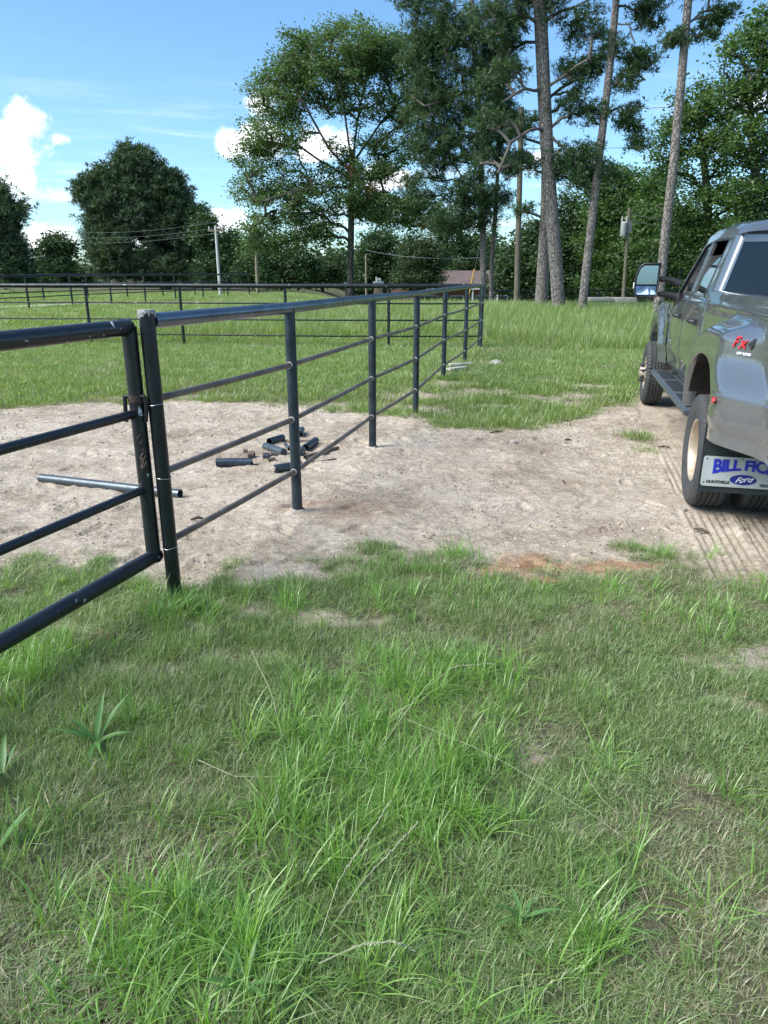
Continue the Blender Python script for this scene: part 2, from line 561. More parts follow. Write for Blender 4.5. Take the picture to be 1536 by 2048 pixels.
def masks(x, y):
    """(dirt, clay, worn, drive) 0..1 at ground points"""
    near = (np.abs(x) < 12) & (y < 32)
    dirt = np.zeros(x.shape)
    nz = fbm(x, y, 2.2, 4, 3) - 0.5
    nz2 = fbm(x, y, 9.0, 3, 8) - 0.5
    s = sdf_poly(x, y, DIRT) if near.any() else np.full(x.shape, -9.0)
    dirt = sstep(-0.10, 0.12, s + nz * 0.62 + nz2 * 0.62)
    for bx, by, rx, ry in BARE:
        d = 1 - np.sqrt(((x - bx) / rx) ** 2 + ((y - by) / ry) ** 2)
        dirt = np.maximum(dirt, (0.74 if by < 4 else .85) * sstep(-0.1, 0.6, d + nz * 1.5 + nz2 * 1.8))
    # spare grass regrowing under the pickup and beside the track
    for bx, by, rx, ry in [(2.75, 6.9, .35, .55), (2.62, 4.35, .30, .30), (1.35, 7.75, .5, .14), (0.95, 8.15, .35, .10), (1.9, 8.2, .3, .1)]:
        d = 1 - np.sqrt(((x - bx) / rx) ** 2 + ((y - by) / ry) ** 2)
        dirt = dirt * (1 - 0.8 * sstep(0.0, 0.5, d + nz * 1.2 + nz2))
    u = (x - TO[0]) * TF[0] + (y - TO[1]) * TF[1]
    v = (x - TO[0]) * TL[0] + (y - TO[1]) * TL[1]
    for c in (1.07, 0.74):
        dirt = np.maximum(dirt, sstep(.24, .15, np.abs(v - c) + .12 * nz2) * sstep(-2.1, -1.2, u + nz * .8) * sstep(5.2, 4.6, u))
    clay = np.zeros(x.shape)
    for bx, by, rx, ry in [(0.95, 3.82, .38, .17), (1.34, 3.78, .36, .18), (0.60, 3.74, .28, .14), (-0.35, 4.9, .5, .28), (0.9, 3.6, .15, .1)]:
        d = 1 - np.sqrt(((x - bx) / rx) ** 2 + ((y - by) / ry) ** 2)
        k = 0.35 if by > 4.5 else 1.0
        clay = np.maximum(clay, k * sstep(0.0, 0.6, d + nz * 1.1 + nz2 * 0.8))
    clay_d = np.maximum(dirt, np.where(clay > 0.35, np.minimum(1, clay * 1.2), 0))
    worn = sstep(0.52, 0.70, fbm(x + 3, y, 1.3, 4, 21) + 0.10 * sstep(0.3, 1.5, x) * sstep(4.5, 1.0, y) + 0.10 * sstep(-0.6, 0.0, s) * (s < 0))
    dl = y - (31.2 + 0.42 * (x + 16.2) + 0.6 * np.sin(x * .4))
    drive = sstep(2.6, 1.5, np.abs(dl + .6)) * sstep(-5.5, -9.5, x)
    return clay_d, clay, worn, drive


def base_height(x, y):
    h = 0.09 * sstep(8.8, 11.2, y) - 0.03 * sstep(13.0, 16.5, y) + 0.26 * sstep(15.5, 25, y) + 0.12 * sstep(25, 45, y)
    k = sstep(-7, 1.5, x)
    h = h - k * (0.62 * sstep(28.5, 38, y) + 1.9 * sstep(38, 60, y))
    h = h + (fbm(x, y, 0.09, 2, 40) - 0.5) * 0.25 * sstep(17, 30, y)
    return h


def height(x, y, dirt=None):
    x = np.asarray(x, float)
    y = np.asarray(y, float)
    if dirt is None:
        dirt = masks(x, y)[0]
    h = base_height(x, y)
    far = sstep(40, 14, y)
    bump = (fbm(x, y, 1.1, 3, 50) - 0.5) * 0.05 + (fbm(x, y, 5.0, 3, 51) - 0.5) * 0.030
    rough = (fbm(x, y * 1.3, 9.0, 2, 52, 0.5) - 0.5) * 0.016 + (fbm(x, y, 24.0, 2, 53, 0.6) - 0.5) * 0.020 * (0.3 + 0.7 * dirt) * sstep(0.35, 0.65, fbm(x, y, 1.7, 2, 54))
    # old tyre scuffs: shallow ridges crossing the bare ground
    rid = np.abs(vnoise(x * 3.1 + 0.9 * y + 2 * fbm(x, y, 1.5, 2, 60), y * 3.4 - 0.8 * x, 61) - 0.5)
    rough = rough + dirt * 0.008 * sstep(0.12, 0.0, rid)
    h = h + (bump + rough) * far
    h = h - 0.012 * dirt
    # shallow foot marks trodden into the bare ground
    cxi, cyi = np.floor(x * 2.3), np.floor(y * 1.9)
    jx = vnoise(cxi + .5, cyi + .5, 81) * 1.2 - .6
    jy = vnoise(cxi + .5, cyi + .5, 82) * 1.0 - .5
    fx_, fy_ = (x * 2.3 - cxi - .5 - jx * .5) / 2.3, (y * 1.9 - cyi - .5 - jy * .5) / 1.9
    an = vnoise(cxi + .5, cyi + .5, 83) * 6.28
    fu, fv = fx_ * np.cos(an) + fy_ * np.sin(an), -fx_ * np.sin(an) + fy_ * np.cos(an)
    fd = np.sqrt((fu / .13) ** 2 + (fv / .05) ** 2)
    h = h + dirt * far * (-.016 * sstep(1.0, .7, fd) + .010 * np.exp(-((fd - 1.15) / .2) ** 2))
    # raised lip on the far edge of the scraped patch, heap of cement crumbs at the posts
    # tyre track of the pickup
    u = (x - TO[0]) * TF[0] + (y - TO[1]) * TF[1]
    v = (x - TO[0]) * TL[0] + (y - TO[1]) * TL[1]
    for c in (1.07, 0.74):
        k = sstep(0.155, 0.115, np.abs(v - c)) * sstep(-1.95, -1.15, u + .6 * (fbm(x, y, 5, 2, 71) - .5)) * sstep(5.2, 4.6, u)
        rib = np.tanh(2.5 * np.cos((v - c) * 2 * math.pi / 0.052)) * 0.0055 * (.5 + fbm(x, y, 3, 2, 72))
        lip = 0.018 * np.exp(-((np.abs(v - c) - 0.145) / 0.022) ** 2) * sstep(-1.9, -1.1, u) * sstep(0.5, -0.2, u)
        wid = sstep(-0.02, 0.02, 0.02 * np.sin(u * 40) + 0.01) * 0.004
        h = h * (1 - k) + k * (-0.020 + rib + wid + (fbm(x, y, 9, 2, 70) - .5) * 0.008) + lip * (1 - 0.5 * k)
    # firm footing under the tyres
    for (lx, ly) in ((0, 1.07), (0, .74), (0, -1.07), (0, -.74), (4.47, 1.02), (4.47, -1.02)):
        d = np.sqrt((u - lx) ** 2 + (v - ly) ** 2)
        k = sstep(0.35, 0.16, d)
        h = h * (1 - k) + k * (-0.012)
    return h


def axis(lo, hi, fine, fstep, far_lo, far_hi, growth):
    a = list(np.arange(lo, hi + 1e-6, fstep))
    s = fstep
    while a[-1] < far_hi:
        s *= growth
        a.append(min(far_hi, a[-1] + s))
    b = []
    s = fstep
    p = lo
    while p > far_lo:
        s *= growth
        p = max(far_lo, p - s)
        b.append(p)
    return np.array(b[::-1] + a)


gx = axis(-2.9, 3.0, 0, 0.020, -420, 420, 1.07)
gx = np.concatenate([gx[gx < 1.45], np.arange(1.45, 2.62, 0.0085), gx[gx > 2.625]])
gy = axis(1.0, 9.8, 0, 0.020, -60, 900, 1.07)
X, Y = np.meshgrid(gx, gy)
mk = masks(X, Y)
Z = height(X, Y, mk[0])
V = np.stack([X, Y, Z], -1).reshape(-1, 3)
nx, ny = len(gx), len(gy)
idx = np.arange(nx * ny).reshape(ny, nx)
Fq = np.stack([idx[:-1, :-1], idx[:-1, 1:], idx[1:, 1:], idx[1:, :-1]], -1).reshape(-1, 4)
ground = mesh_np('ground', V, Fq, None, True)
tag(ground, kind='structure')
ca = ground.data.attributes.new('mask', 'FLOAT_COLOR', 'POINT')
ca.data.foreach_set('color', np.stack([m_.ravel() for m_ in mk], -1).astype(np.float32).ravel())


def ground_mat():
    m = bpy.data.materials.new('ground_soil')
    m.use_nodes = True
    t = NT(m.node_tree)
    b = t.n['Principled BSDF']
    b.inputs['Roughness'].default_value = 0.95
    b.inputs['Specular IOR Level'].default_value = 0.15
    c = t.new('ShaderNodeTexCoord').outputs['Object']
    a = t.new('ShaderNodeAttribute', attribute_name='mask')
    sep = t.new('ShaderNodeSeparateColor')
    t.link(a.outputs['Color'], sep.inputs[0])
    dirt, clay, worn, drive = sep.outputs[0], sep.outputs[1], sep.outputs[2], a.outputs['Alpha']
    nA = t.noise(c, 1.1, 6, 0.6)
    nB = t.noise(c, 7.0, 8, 0.68, 0.6)
    nC = t.noise(c, 34.0, 6, 0.7)
    mpd = t.new('ShaderNodeMapping')
    mpd.inputs['Scale'].default_value = (1.0, 1.9, 1.0)
    mpd.inputs['Rotation'].default_value = (0, 0, R(14))
    t.link(c, mpd.inputs[0])
    nD = t.noise(mpd.outputs[0], 7.5, 8, 0.74, 1.8)
    f = t.math('ADD', t.math('ADD', t.math('MULTIPLY', nA, 0.42), t.math('MULTIPLY', nB, 0.26)), t.math('ADD', t.math('MULTIPLY', nC, 0.22), t.math('MULTIPLY', nD, 0.32)))
    dcol = t.ramp(t.math('SUBTRACT', f, 0.022), [(0.40, (0.14, 0.102, 0.074)), (0.48, (0.285, 0.226, 0.172)), (0.55, (0.42, 0.345, 0.265)), (0.65, (0.575, 0.495, 0.40))])
    scr = t.new('ShaderNodeTexNoise')
    scr.inputs['Scale'].default_value = 3.0
    scr.inputs['Detail'].default_value = 5
    scr.inputs['Distortion'].default_value = 3.5
    t.link(c, scr.inputs['Vector'])
    ln = t.smooth(t.math('ABSOLUTE', t.math('SUBTRACT', scr.outputs[0], 0.5)), 0.018, 0.0)
    dcol = t.mix(t.math('MULTIPLY', ln, 0.35), dcol, (0.66, 0.60, 0.52))
    vor = t.new('ShaderNodeTexVoronoi')
    vor.inputs['Scale'].default_value = 55
    t.link(c, vor.inputs['Vector'])
    crumbs = t.math('MULTIPLY', t.smooth(vor.outputs['Distance'], 0.20, 0.08), t.smooth(t.noise(c, 5, 3), 0.52, 0.64))
    dcol = t.mix(t.math('MULTIPLY', crumbs, 0.45), dcol, (0.15, 0.115, 0.09))
    ccol = t.ramp(nB, [(0.35, (0.26, 0.125, 0.06)), (0.55, (0.40, 0.235, 0.125)), (0.7, (0.50, 0.36, 0.24))])
    dcol = t.mix(t.math('MULTIPLY', clay, 0.85), dcol, ccol)
    g1 = t.noise(c, 0.35, 4, 0.6)
    g2 = t.noise(c, 16, 6, 0.7)
    gcol = t.ramp(t.math('ADD', t.math('MULTIPLY', g1, .5), t.math('MULTIPLY', g2, .5)), [(0.3, (0.055, 0.058, 0.032)), (0.5, (0.105, 0.115, 0.055)), (0.68, (0.19, 0.18, 0.105))])
    scol = t.ramp(g2, [(0.3, (0.10, 0.085, 0.055)), (0.55, (0.20, 0.175, 0.115)), (0.75, (0.30, 0.26, 0.18))])
    gcol = t.mix(t.math('MULTIPLY', worn, 0.8), gcol, scol)
    drcol = t.ramp(nB, [(0.3, (0.40, 0.37, 0.33)), (0.7, (0.58, 0.55, 0.50))])
    gcol = t.mix(drive, gcol, drcol)
    t.link(t.mix(dirt, gcol, dcol), b.inputs['Base Color'])
    bn = t.new('ShaderNodeBump')
    bn.inputs['Strength'].default_value = 0.9
    bn.inputs['Distance'].default_value = 0.04
    hgt = t.math('ADD', t.math('ADD', t.math('MULTIPLY', nB, 0.5), t.math('ADD', t.math('MULTIPLY', nD, 0.7), t.math('MULTIPLY', ln, 0.25))), t.math('ADD', t.math('MULTIPLY', nC, 0.5), t.math('MULTIPLY', crumbs, 0.25)))
    t.link(hgt, bn.inputs['Height'])
    t.link(bn.outputs[0], b.inputs['Normal'])
    return m


ground.data.materials.append(ground_mat())


def gz(x, y):
    return float(height(np.array([x]), np.array([y]))[0])


# ------------------------------------------------------------------ pipe fences and gate
def fence(name, label, path, z_top, rail_z, r_post, r_top, r_rail, mats, group=None, caps=True, welds=True, base=None):
    """path: post positions (x, y). The posts, the top pipe and every rail between two posts are parts."""
    root = empty(name, (path[0][0], path[0][1], 0))
    tag(root, label, 'fence', group)
    o = Vector((path[0][0], path[0][1], 0))
    mp_, mt_, mr_ = mats
    zs = [base_height(np.array([x]), np.array([y]))[0] if base else 0.0 for x, y in path]
    posts = []
    for i, (x, y) in enumerate(path):
        zt = z_top + zs[i] - (r_top * 0.4)
        if i == 0 and caps: zt = z_top + r_top + 0.012
        g = gz(x, y) - 0.15
        p = MB().tube([Vector((x, y, g)) - o, Vector((x, y, zt)) - o], r_post, 16).build('post', M['post_black'] if i == 0 and welds else mp_, root)
        posts.append(p)
        if welds:
            for z in rail_z:
                d = Vector((path[max(0, i - 1)][0] - x, path[max(0, i - 1)][1] - y, 0))
                if d.length == 0: continue
                d.normalize()
                a = Vector((x, y, z + zs[i])) - o + d * (r_post - 0.002)
                MB().tube([a - d * 0.004, a + d * 0.004], r_rail + 0.006, 12).build('weld_bead', M['weld'], p)
    for i in range(len(path) - 1):
        a = Vector((*path[i], z_top + zs[i]))
        b = Vector((*path[i + 1], z_top + zs[i + 1]))
        if i == 0 and caps:
            a += (b - a).normalized() * (r_post * 0.9)
        MB().tube([a - o, b - o], r_top, 18).build('top_rail', mt_, root)
        for z in rail_z:
            a = Vector((*path[i], z + zs[i]))
            b = Vector((*path[i + 1], z + zs[i + 1]))
            MB().tube([a - o, a.lerp(b, 0.5) - o + Vector((0, 0, -0.003)), b - o], r_rail, 12).build('rail', mr_, root)
    return root, posts


NEAR = [(-1.11, 3.44), (-0.62, 4.83), (-0.112, 6.86), (0.38, 8.52), (0.915, 11.05), (1.46, 13.05), (2.12, 15.95)]
RZ = (0.295, 0.662, 1.030)
nf, nposts = fence('pipe_fence', 'new bare steel pipe fence running away from the gate post beside the dirt patch', NEAR, 1.395, RZ, 0.0365, 0.0365, 0.0182,
                   (M['post'], M['toprail'], M['rail']))
p0 = nposts[0]
# weld-filled cap and tie wires on the first post
mb = MB()
for k in range(26):
    t = 2 * math.pi * k / 26
    rr = 0.0372
    mb.tube([(rr * math.cos(t), rr * math.sin(t), 1.440), (rr * math.cos(t) * 1.02, rr * math.sin(t) * 1.02, 1.440 - random.uniform(0.008, 0.032))], 0.0042, 6)
mb.tube([(0, 0, 1.438), (0, 0, 1.447)], 0.0385, 20)
mb.build('weld_cap', M['weld'], p0)
for z in (1.005, 0.635, 0.262):
    pts = [(0.0378 * math.cos(t), 0.0378 * math.sin(t), z + 0.003 * math.sin(t * 2 + z * 9)) for t in np.linspace(0, 2 * math.pi, 25)]
    MB().tube(pts, 0.0014, 5).build('tie_wire', M['wire'], p0)
for (x, y) in NEAR[1:4]:
    mb = MB()
    rows = []
    for j in range(5):
        r = 0.036 + 0.020 * j
        rows.append([(x + r * (1 + .25 * math.sin(3 * t + x * 7)) * math.cos(t) - NEAR[0][0], y + r * (1 + .25 * math.sin(3 * t + x * 7)) * math.sin(t) - NEAR[0][1], gz(x, y) + 0.020 - 0.013 * j + 0.006 * math.sin(5 * t + j)) for t in np.linspace(0, 2 * math.pi, 17)[:-1]])
    mb.grid(rows, True)
    mb.build('footing', M['cement'], nf)

# gate: swings on the first post, runs on towards the camera
gate = empty('pipe_gate', (-1.195, 3.425, 0))
tag(gate, 'black pipe gate with chipped paint hung on the first fence post', 'gate')
gd = Vector((-0.335, -0.942, 0)).normalized()
GL = 3.3


def gp(u, z): return gd * u + Vector((0, 0, z))


MB().tube([gp(0, 0.19), gp(0, 1.372)], 0.0365, 18).build('stile', M['gate'], gate)
MB().tube([gp(GL, 0.20), gp(GL, 1.36)], 0.0365, 18).build('stile', M['gate'], gate)
MB().tube([gp(0.0, 1.368), gp(GL, 1.35)], 0.0378, 20).build('top_rail', M['gate'], gate)
MB().tube([gp(-0.03, 0.215), gp(GL, 0.215)], 0.0372, 20).build('bottom_rail', M['gate'], gate)
MB().tube([gp(0, 0.965), gp(GL, 0.965)], 0.0212, 14).build('rail', M['gate'], gate)
MB().tube([gp(0, 0.582), gp(GL, 0.582)], 0.0212, 14).build('rail', M['gate'], gate)
# hinge: two bars on a rusty collar
hb = MB()
hb.tube([Vector((0, 0, 1.018)), Vector((0, 0, 1.052))], 0.0405, 18)
hng = hb.build('hinge_collar', principled('hinge_rust', (0.055, 0.035, 0.03), 0.6, 0.3, var=0.5, scale=30, rust=((0.17, 0.08, 0.05), 0.55, 30), bump=0.5), gate)
side = Vector((1, 0, 0))
for sx_ in (-0.048, 0.046):
    a = Vector((sx_, -0.02, 1.05))
    MB().tube([a, a + Vector((0.004 if sx_ > 0 else -0.004, 0, -0.06)), a + Vector((-0.006, 0, -0.125))], 0.0105, 10).build('hinge_pin', M['gate'], hng)
hb = MB().tube([(-0.05, -0.02, 1.047), (0.05, -0.02, 1.047)], 0.0095, 10).build('hinge_bar', M['gate'], hng)
# scraped rust patch, flat print-thin chips of bare metal on the stile
chips = MB()
random.seed(5)
for k in range(16):
    zc = 0.70 + random.uniform(0, 0.075) if k < 12 else 0.79 + 0.03 * (k - 12) + random.uniform(0, .01)
    th = R(-72 + random.uniform(-17, 17))
    wv = random.uniform(0.003, 0.010)
    hv = random.uniform(0.002, 0.006)
    P = []
    for dz in (-hv, hv):
        P.append([(0.0371 * math.cos(th + q), 0.0371 * math.sin(th + q), zc + dz + q * 0.05) for q in np.linspace(-wv / 0.037, wv / 0.037, 4)])
    chips.grid(P)
chips.build('bare_metal_scrape', principled('bare_scrape', (0.22, 0.13, 0.10), 0.7, var=0.2), gate)

# the older fence across the field
FAR = [(-8.95, 16.85), (-6.72, 16.72), (-4.55, 16.55), (-2.16, 16.2), (0.10, 16.05), (2.10, 16.08)]
fence('pipe_fence', 'old black pipe fence with three thin rails across the grass behind the dirt patch', FAR[::-1], 1.375, (0.32, 0.66, 1.01), 0.033, 0.047, 0.0165,
      (M['oldfence'],) * 3, caps=False, welds=False, base=None)


def line_pts(a, b, n):
    return [(a[0] + (b[0] - a[0]) * i / n, a[1] + (b[1] - a[1]) * i / n) for i in range(n + 1)]


penA = [(-15.4, 26.0), (-13.55, 28.2), (-12.8, 30.4), (-12.0, 32.6), (-11.2, 34.8), (-10.4, 37.0), (-9.55, 39.2), (-8.7, 41.4), (-7.9, 43.6)]
fence('pipe_fence', 'thin dark pen fence close behind the old black fence, nearer than the pale driveway', penA, 1.22, (0.45, 0.85), 0.04, 0.042, 0.02, (M['oldfence'],) * 3, caps=False, welds=False, base=True)
penB = [(-19.5, 32.0), (-18.0, 34.2), (-16.7, 36.4), (-15.4, 38.6), (-14.1, 40.8), (-12.8, 43.0), (-11.5, 45.2), (-10.2, 47.4)]
fence('pipe_fence', 'thin dark pen fence farthest off, on the far side of the pale driveway', penB, 1.22, (0.45, 0.85), 0.04, 0.042, 0.02, (M['oldfence'],) * 3, caps=False, welds=False, base=True)
# boundary fence beyond the pines
bnd = [(5.0, 37.5), (8.0, 37.8), (11.0, 38.0), (13.2, 38.2), (15.6, 38.4), (18.5, 38.6), (21.5, 38.8)]
fence('wire_fence', 'low dark boundary fence in front of the woods beyond the pine trunks', bnd, 1.10, (0.3, 0.58, 0.84), 0.05, 0.04, 0.012, (M['oldfence'],) * 3, caps=False, welds=False, base=True)

# ------------------------------------------------------------------ pipe offcuts on the dirt


def loose(name, label, cat, a, b, r, mat, inner=True, coped=False, group='pipe offcuts on the dirt', seg=16, lift=0.0, solid_end=False):
    ga, gb = gz(*a), gz(*b)
    root = empty(name, ((a[0] + b[0]) / 2, (a[1] + b[1]) / 2, (ga + gb) / 2))
    tag(root, label, cat, group)
    o = root.location
    A = Vector((a[0], a[1], ga + r * 0.82 + lift)) - o
    B = Vector((b[0], b[1], gb + r * 0.82 + lift)) - o
    mb = MB().tube([A, A.lerp(B, .5), B], r, seg, inner=(r * 0.86 if inner else None), caps=True)
    if coped:
        d = (B - A).normalized()
        up = Vector((0, 0, 1))
        n = len(mb.v)
        side_ = d.cross(up).normalized()
        vs = []
        for p in mb.v:
            v = Vector(p)
            t = (v - A).dot(d) / (B - A).length
            if t > 0.98:
                q = (v - B).dot(up) / r
                v = v - d * (0.75 * r * (1 - min(1, abs(q)) ** 1.5))
            vs.append(tuple(v))
        mb.v = vs
    mb.build('pipe', mat, root)
    if coped:
        d = (B - A).normalized()
        MB().tube([A + d * 0.03, A + d * 0.034], r * 1.012, seg).build('cut_mark', M['pipe_bright'], root)
    return root


loose('steel_pipe', 'long bare steel pipe lying on the dirt behind the gate', 'pipe', (-2.85, 5.68), (-1.56, 5.20), 0.0365, M['pipe_bright'], group=None)
loose('pipe_offcut', 'dark blue pipe offcut lying crosswise with a notched end, nearest the long pipe', 'pipe', (-1.50, 6.17), (-1.16, 6.17), 0.0365, M['pipe_dark'], coped=True)
loose('pipe_offcut', 'dark pipe offcut with a notched end half behind the foot of the second post', 'pipe', (-0.72, 6.02), (-0.955, 5.93), 0.0365, M['pipe_dark'], coped=True)
loose('pipe_offcut', 'bright silver pipe offcut with a closed round end in the scrap heap', 'pipe', (-1.17, 6.84), (-0.95, 6.57), 0.0365, M['pipe_bright'], inner=False)
loose('pipe_offcut', 'dark pipe offcut leaning away behind the bright silver one', 'pipe', (-1.15, 6.98), (-1.05, 7.20), 0.0365, M['pipe_dark'])
loose('pipe_offcut', 'dark pipe offcut with its hollow end facing out, right of the second post', 'pipe', (-0.765, 6.77), (-0.69, 7.05), 0.0365, M['pipe_dark'])
loose('pipe_offcut', 'short grey pipe offcut standing close behind the second post', 'pipe', (-0.80, 6.50), (-0.785, 6.66), 0.0365, M['pipe_bright'])
loose('pipe_offcut', 'short grey pipe offcut lying farthest back in the scrap heap', 'pipe', (-0.885, 7.36), (-0.89, 7.55), 0.0365, M['pipe_bright'])
loose('thin_pipe', 'thin rusty pipe lying level behind the second post', 'pipe', (-0.99, 7.10), (-0.70, 7.10), 0.021, M['pipe_rust'])
loose('thin_pipe', 'longer thin rusty pipe slanting away right of the second post', 'pipe', (-0.735, 6.42), (-0.45, 6.79), 0.0182, M['pipe_rust'])
loose('thin_pipe', 'shorter thin rusty pipe with its open end forward, right of the second post', 'pipe', (-0.70, 6.29), (-0.535, 6.58), 0.0182, M['pipe_rust'])
loose('thin_pipe', 'short thin pipe stub tilted against the scrap heap left of the second post', 'pipe', (-0.985, 6.95), (-0.925, 6.77), 0.0182, M['pipe_bright'])
loose('wire_rod', 'thin steel rod on the dirt beside the shorter rusty pipe', 'rod', (-0.66, 6.24), (-0.44, 6.38), 0.006, M['pipe_rust'], inner=False, seg=8)
loose('pipe_ring', 'brown ring cut from a pipe, left of the bright silver offcut', 'pipe', (-1.275, 6.49), (-1.215, 6.49), 0.031, M['pipe_rust'])
loose('pipe_ring', 'dark blue ring cut from a pipe, in front of the silver offcut', 'pipe', (-1.115, 6.39), (-1.06, 6.39), 0.034, M['pipe_dark'])
loose('pipe_stub', 'small brown pipe stub touching the front of the silver offcut', 'pipe', (-1.07, 6.52), (-1.005, 6.53), 0.021, M['pipe_rust'])
loose('pipe_stub', 'small dark pipe stub nearest the second post on its left', 'pipe', (-1.05, 6.265), (-0.99, 6.28), 0.019, M['pipe_rust'])
loose('pipe_stub', 'tiny dark pipe stub at the far left of the scrap heap', 'pipe', (-1.348, 6.65), (-1.312, 6.65), 0.019, M['pipe_rust'])


def plank(label, a, b, wd, th, lift):
    mb = MB()
    A, B = Vector((*a, gz(*a) + lift)), Vector((*b, gz(*b) + lift))
    d = (B - A)
    rot = Vector((1, 0, 0)).rotation_difference(d.normalized()).to_matrix()
    mb.box((0, 0, 0), (d.length, wd, th), rot)
    o = mb.build('plank', M['plank'], None, bevel=0.004)
    o.location = A.lerp(B, 0.5)
    tag(o, label, 'plank', 'planks by the fence')


plank('longer weathered grey plank in the grass beside the fifth fence post, farther back', (1.12, 12.30), (1.50, 12.42), .11, .04, .06)
plank('shorter weathered grey plank in the grass beside the fifth fence post, in front', (1.06, 11.85), (1.36, 12.02), .13, .04, .05)
for k, (a, b, r, lb) in enumerate([((2.62, 7.33), (2.73, 7.31), .012, 'dark wood chip on the dirt before the pickup running board, the farther one'),
                                   ((2.70, 6.85), (2.81, 6.82), .010, 'dark wood chip on the dirt level with the rear wheel, the nearer one'),
                                   ((1.13, 7.42), (1.27, 7.50), .010, 'dark twig on the bare dirt below the grass tongue'),
                                   ((1.86, 7.16), (1.93, 7.17), .011, 'short dark chip in the open middle of the dirt'),
                                   ((2.05, 4.42), (2.13, 4.36), .012, 'dark bark piece at the near edge of the dirt beside the tyre track'),
                                   ((-1.33, 4.62), (-1.24, 4.66), .012, 'dark clod behind the foot of the gate post')]):
    ga = gz(*a) + r * .8
    mb = MB().tube([(a[0], a[1], ga), ((a[0] + b[0]) / 2, (a[1] + b[1]) / 2 + .008, ga + .006), (b[0], b[1], gz(*b) + r * .8)], [r * .6, r, r * .5], 7)
    tag(mb.build('wood_chip', M['stick']), lb, 'wood chip', 'wood chips on the dirt')


def rock(label, x, y, s, mat):
    bm = bmesh.new()
    bmesh.ops.create_icosphere(bm, subdivisions=2, radius=1)
    rr = random.Random(int(x * 1000))
    for v in bm.verts:
        v.co *= 0.8 + 0.4 * rr.random()
        v.co = Vector((v.co.x * s, v.co.y * s * .8, v.co.z * s * .6))
    me = bpy.data.meshes.new('stone')
    bm.to_mesh(me)
    bm.free()
    me.materials.append(mat)
    o = link(bpy.data.objects.new('stone', me))
    o.location = (x, y, gz(x, y) + s * .3)
    tag(o, label, 'stone', 'small stones on the dirt')


rock('small pale stone alone in the middle of the dirt patch', 1.30, 7.02, .035, M['stone'])
rock('pale stone in the grass beyond the dirt, between fence and pickup', 1.95, 12.6, .12, M['stone'])
rock('small clod at the foot of the tyre track', 2.16, 4.86, .025, M['cement'])

# ------------------------------------------------------------------ pickup truck
truck = empty('pickup_truck', (TO[0], TO[1], 0.0), math.pi / 2 - TR_A)
tag(truck, 'dark grey crew cab pickup with dual rear wheels parked on the dirt', 'pickup truck')

M['paint'] = principled('truck_paint', (0.215, 0.227, 0.236), 0.25, 0.66, coat=1.0, var=0.04, scale=120)
M['glass'] = principled('tinted_glass', (0.008, 0.011, 0.014), 0.02, 0.0, coat=0.0, spec=0.75)
M['mirror'] = principled('mirror_glass', (0.24, 0.34, 0.46), 0.02, 1.0)
M['plastic'] = principled('black_plastic', (0.018, 0.019, 0.021), 0.5, var=0.2, scale=60)
M['rubber'] = principled('tyre_rubber', (0.045, 0.046, 0.048), 0.75, var=0.25, scale=14, bump=0.15, bump_scale=150)
M['flap'] = principled('flap_rubber', (0.018, 0.024, 0.028), 0.5, var=0.3, scale=6)
M['rim'] = principled('dusty_rim', (0.50, 0.41, 0.31), 0.45, 0.45, var=0.25, scale=9, rust=((0.30, 0.19, 0.11), 0.60, 8))
M['liner'] = principled('wheel_well', (0.022, 0.016, 0.014), 0.9, var=0.5, scale=8)
M['chrome'] = principled('chrome', (0.75, 0.77, 0.8), 0.08, 1.0)
M['dark'] = principled('cab_inside', (0.012, 0.012, 0.013), 0.8)
M['red'] = principled('red_lens', (0.45, 0.015, 0.02), 0.12, coat=1.0)
M['step'] = principled('step_metal', (0.17, 0.19, 0.21), 0.35, 0.7, var=0.15, scale=20)


def ycab(x, z):
    if z <= 1.36:
        y = 1.0 - (0.05 * ((z - 1.0) / 0.4) ** 2 if z > 1.0 else 0.035 * ((1.0 - z) / 0.4) ** 2)
    else:
        y = 0.9595 - 0.165 * ((z - 1.36) / 0.58)
    y += 0.012 * math.exp(-((z - 0.80) / 0.035) ** 2) - 0.010 * math.exp(-((z - 0.72) / 0.05) ** 2)   # lower character line
    return y - 0.02 * max(0, (x - 3.3)) ** 2


def resample(pts, n):
    pts = [Vector((*p, 0)) if len(p) == 2 else Vector(p) for p in pts]
    L = [0]
    for a, b in zip(pts, pts[1:]): L.append(L[-1] + (b - a).length)
    out = []
    for i in range(n):
        s = L[-1] * i / (n - 1)
        k = max(j for j in range(len(pts)) if L[j] <= s + 1e-9)
        if k == len(pts) - 1:
            out.append(pts[-1].copy())
        else:
            out.append(pts[k].lerp(pts[k + 1], (s - L[k]) / (L[k + 1] - L[k])))
    return out


def ruled(mb, bottom, top, s, nu=14, nv=8, off=0.0, skirt=0.03, yf=ycab, rnd=0.006):
    """panel between two (x, z) curves on the flank; s = +1 near side, -1 far side"""
    B, T = resample(bottom, nu), resample(top, nu)
    vt = [0, 0.012] + [i / (nv - 1) for i in range(1, nv - 1)] + [0.988, 1]
    rows = []
    nB = len(vt)
    for j, v in enumerate(vt):
        row = []
        for i in range(nu):
            p = B[i].lerp(T[i], v)
            edge = rnd if (j in (0, nB - 1) or i in (0, nu - 1)) else 0.0
            row.append((p.x, s * (yf(p.x, p.y) + off - edge), p.y))
        rows.append(row)
    if skirt:
        ins = lambda row: [(x, y - s * skirt, z) for x, y, z in row]
        rows = [ins(rows[0])] + rows + [ins(rows[-1])]
        rows = [[(r[0][0], r[0][1] - s * skirt, r[0][2])] + r + [(r[-1][0], r[-1][1] - s * skirt, r[-1][2])] for r in rows]
    mb.grid(rows)
    return mb


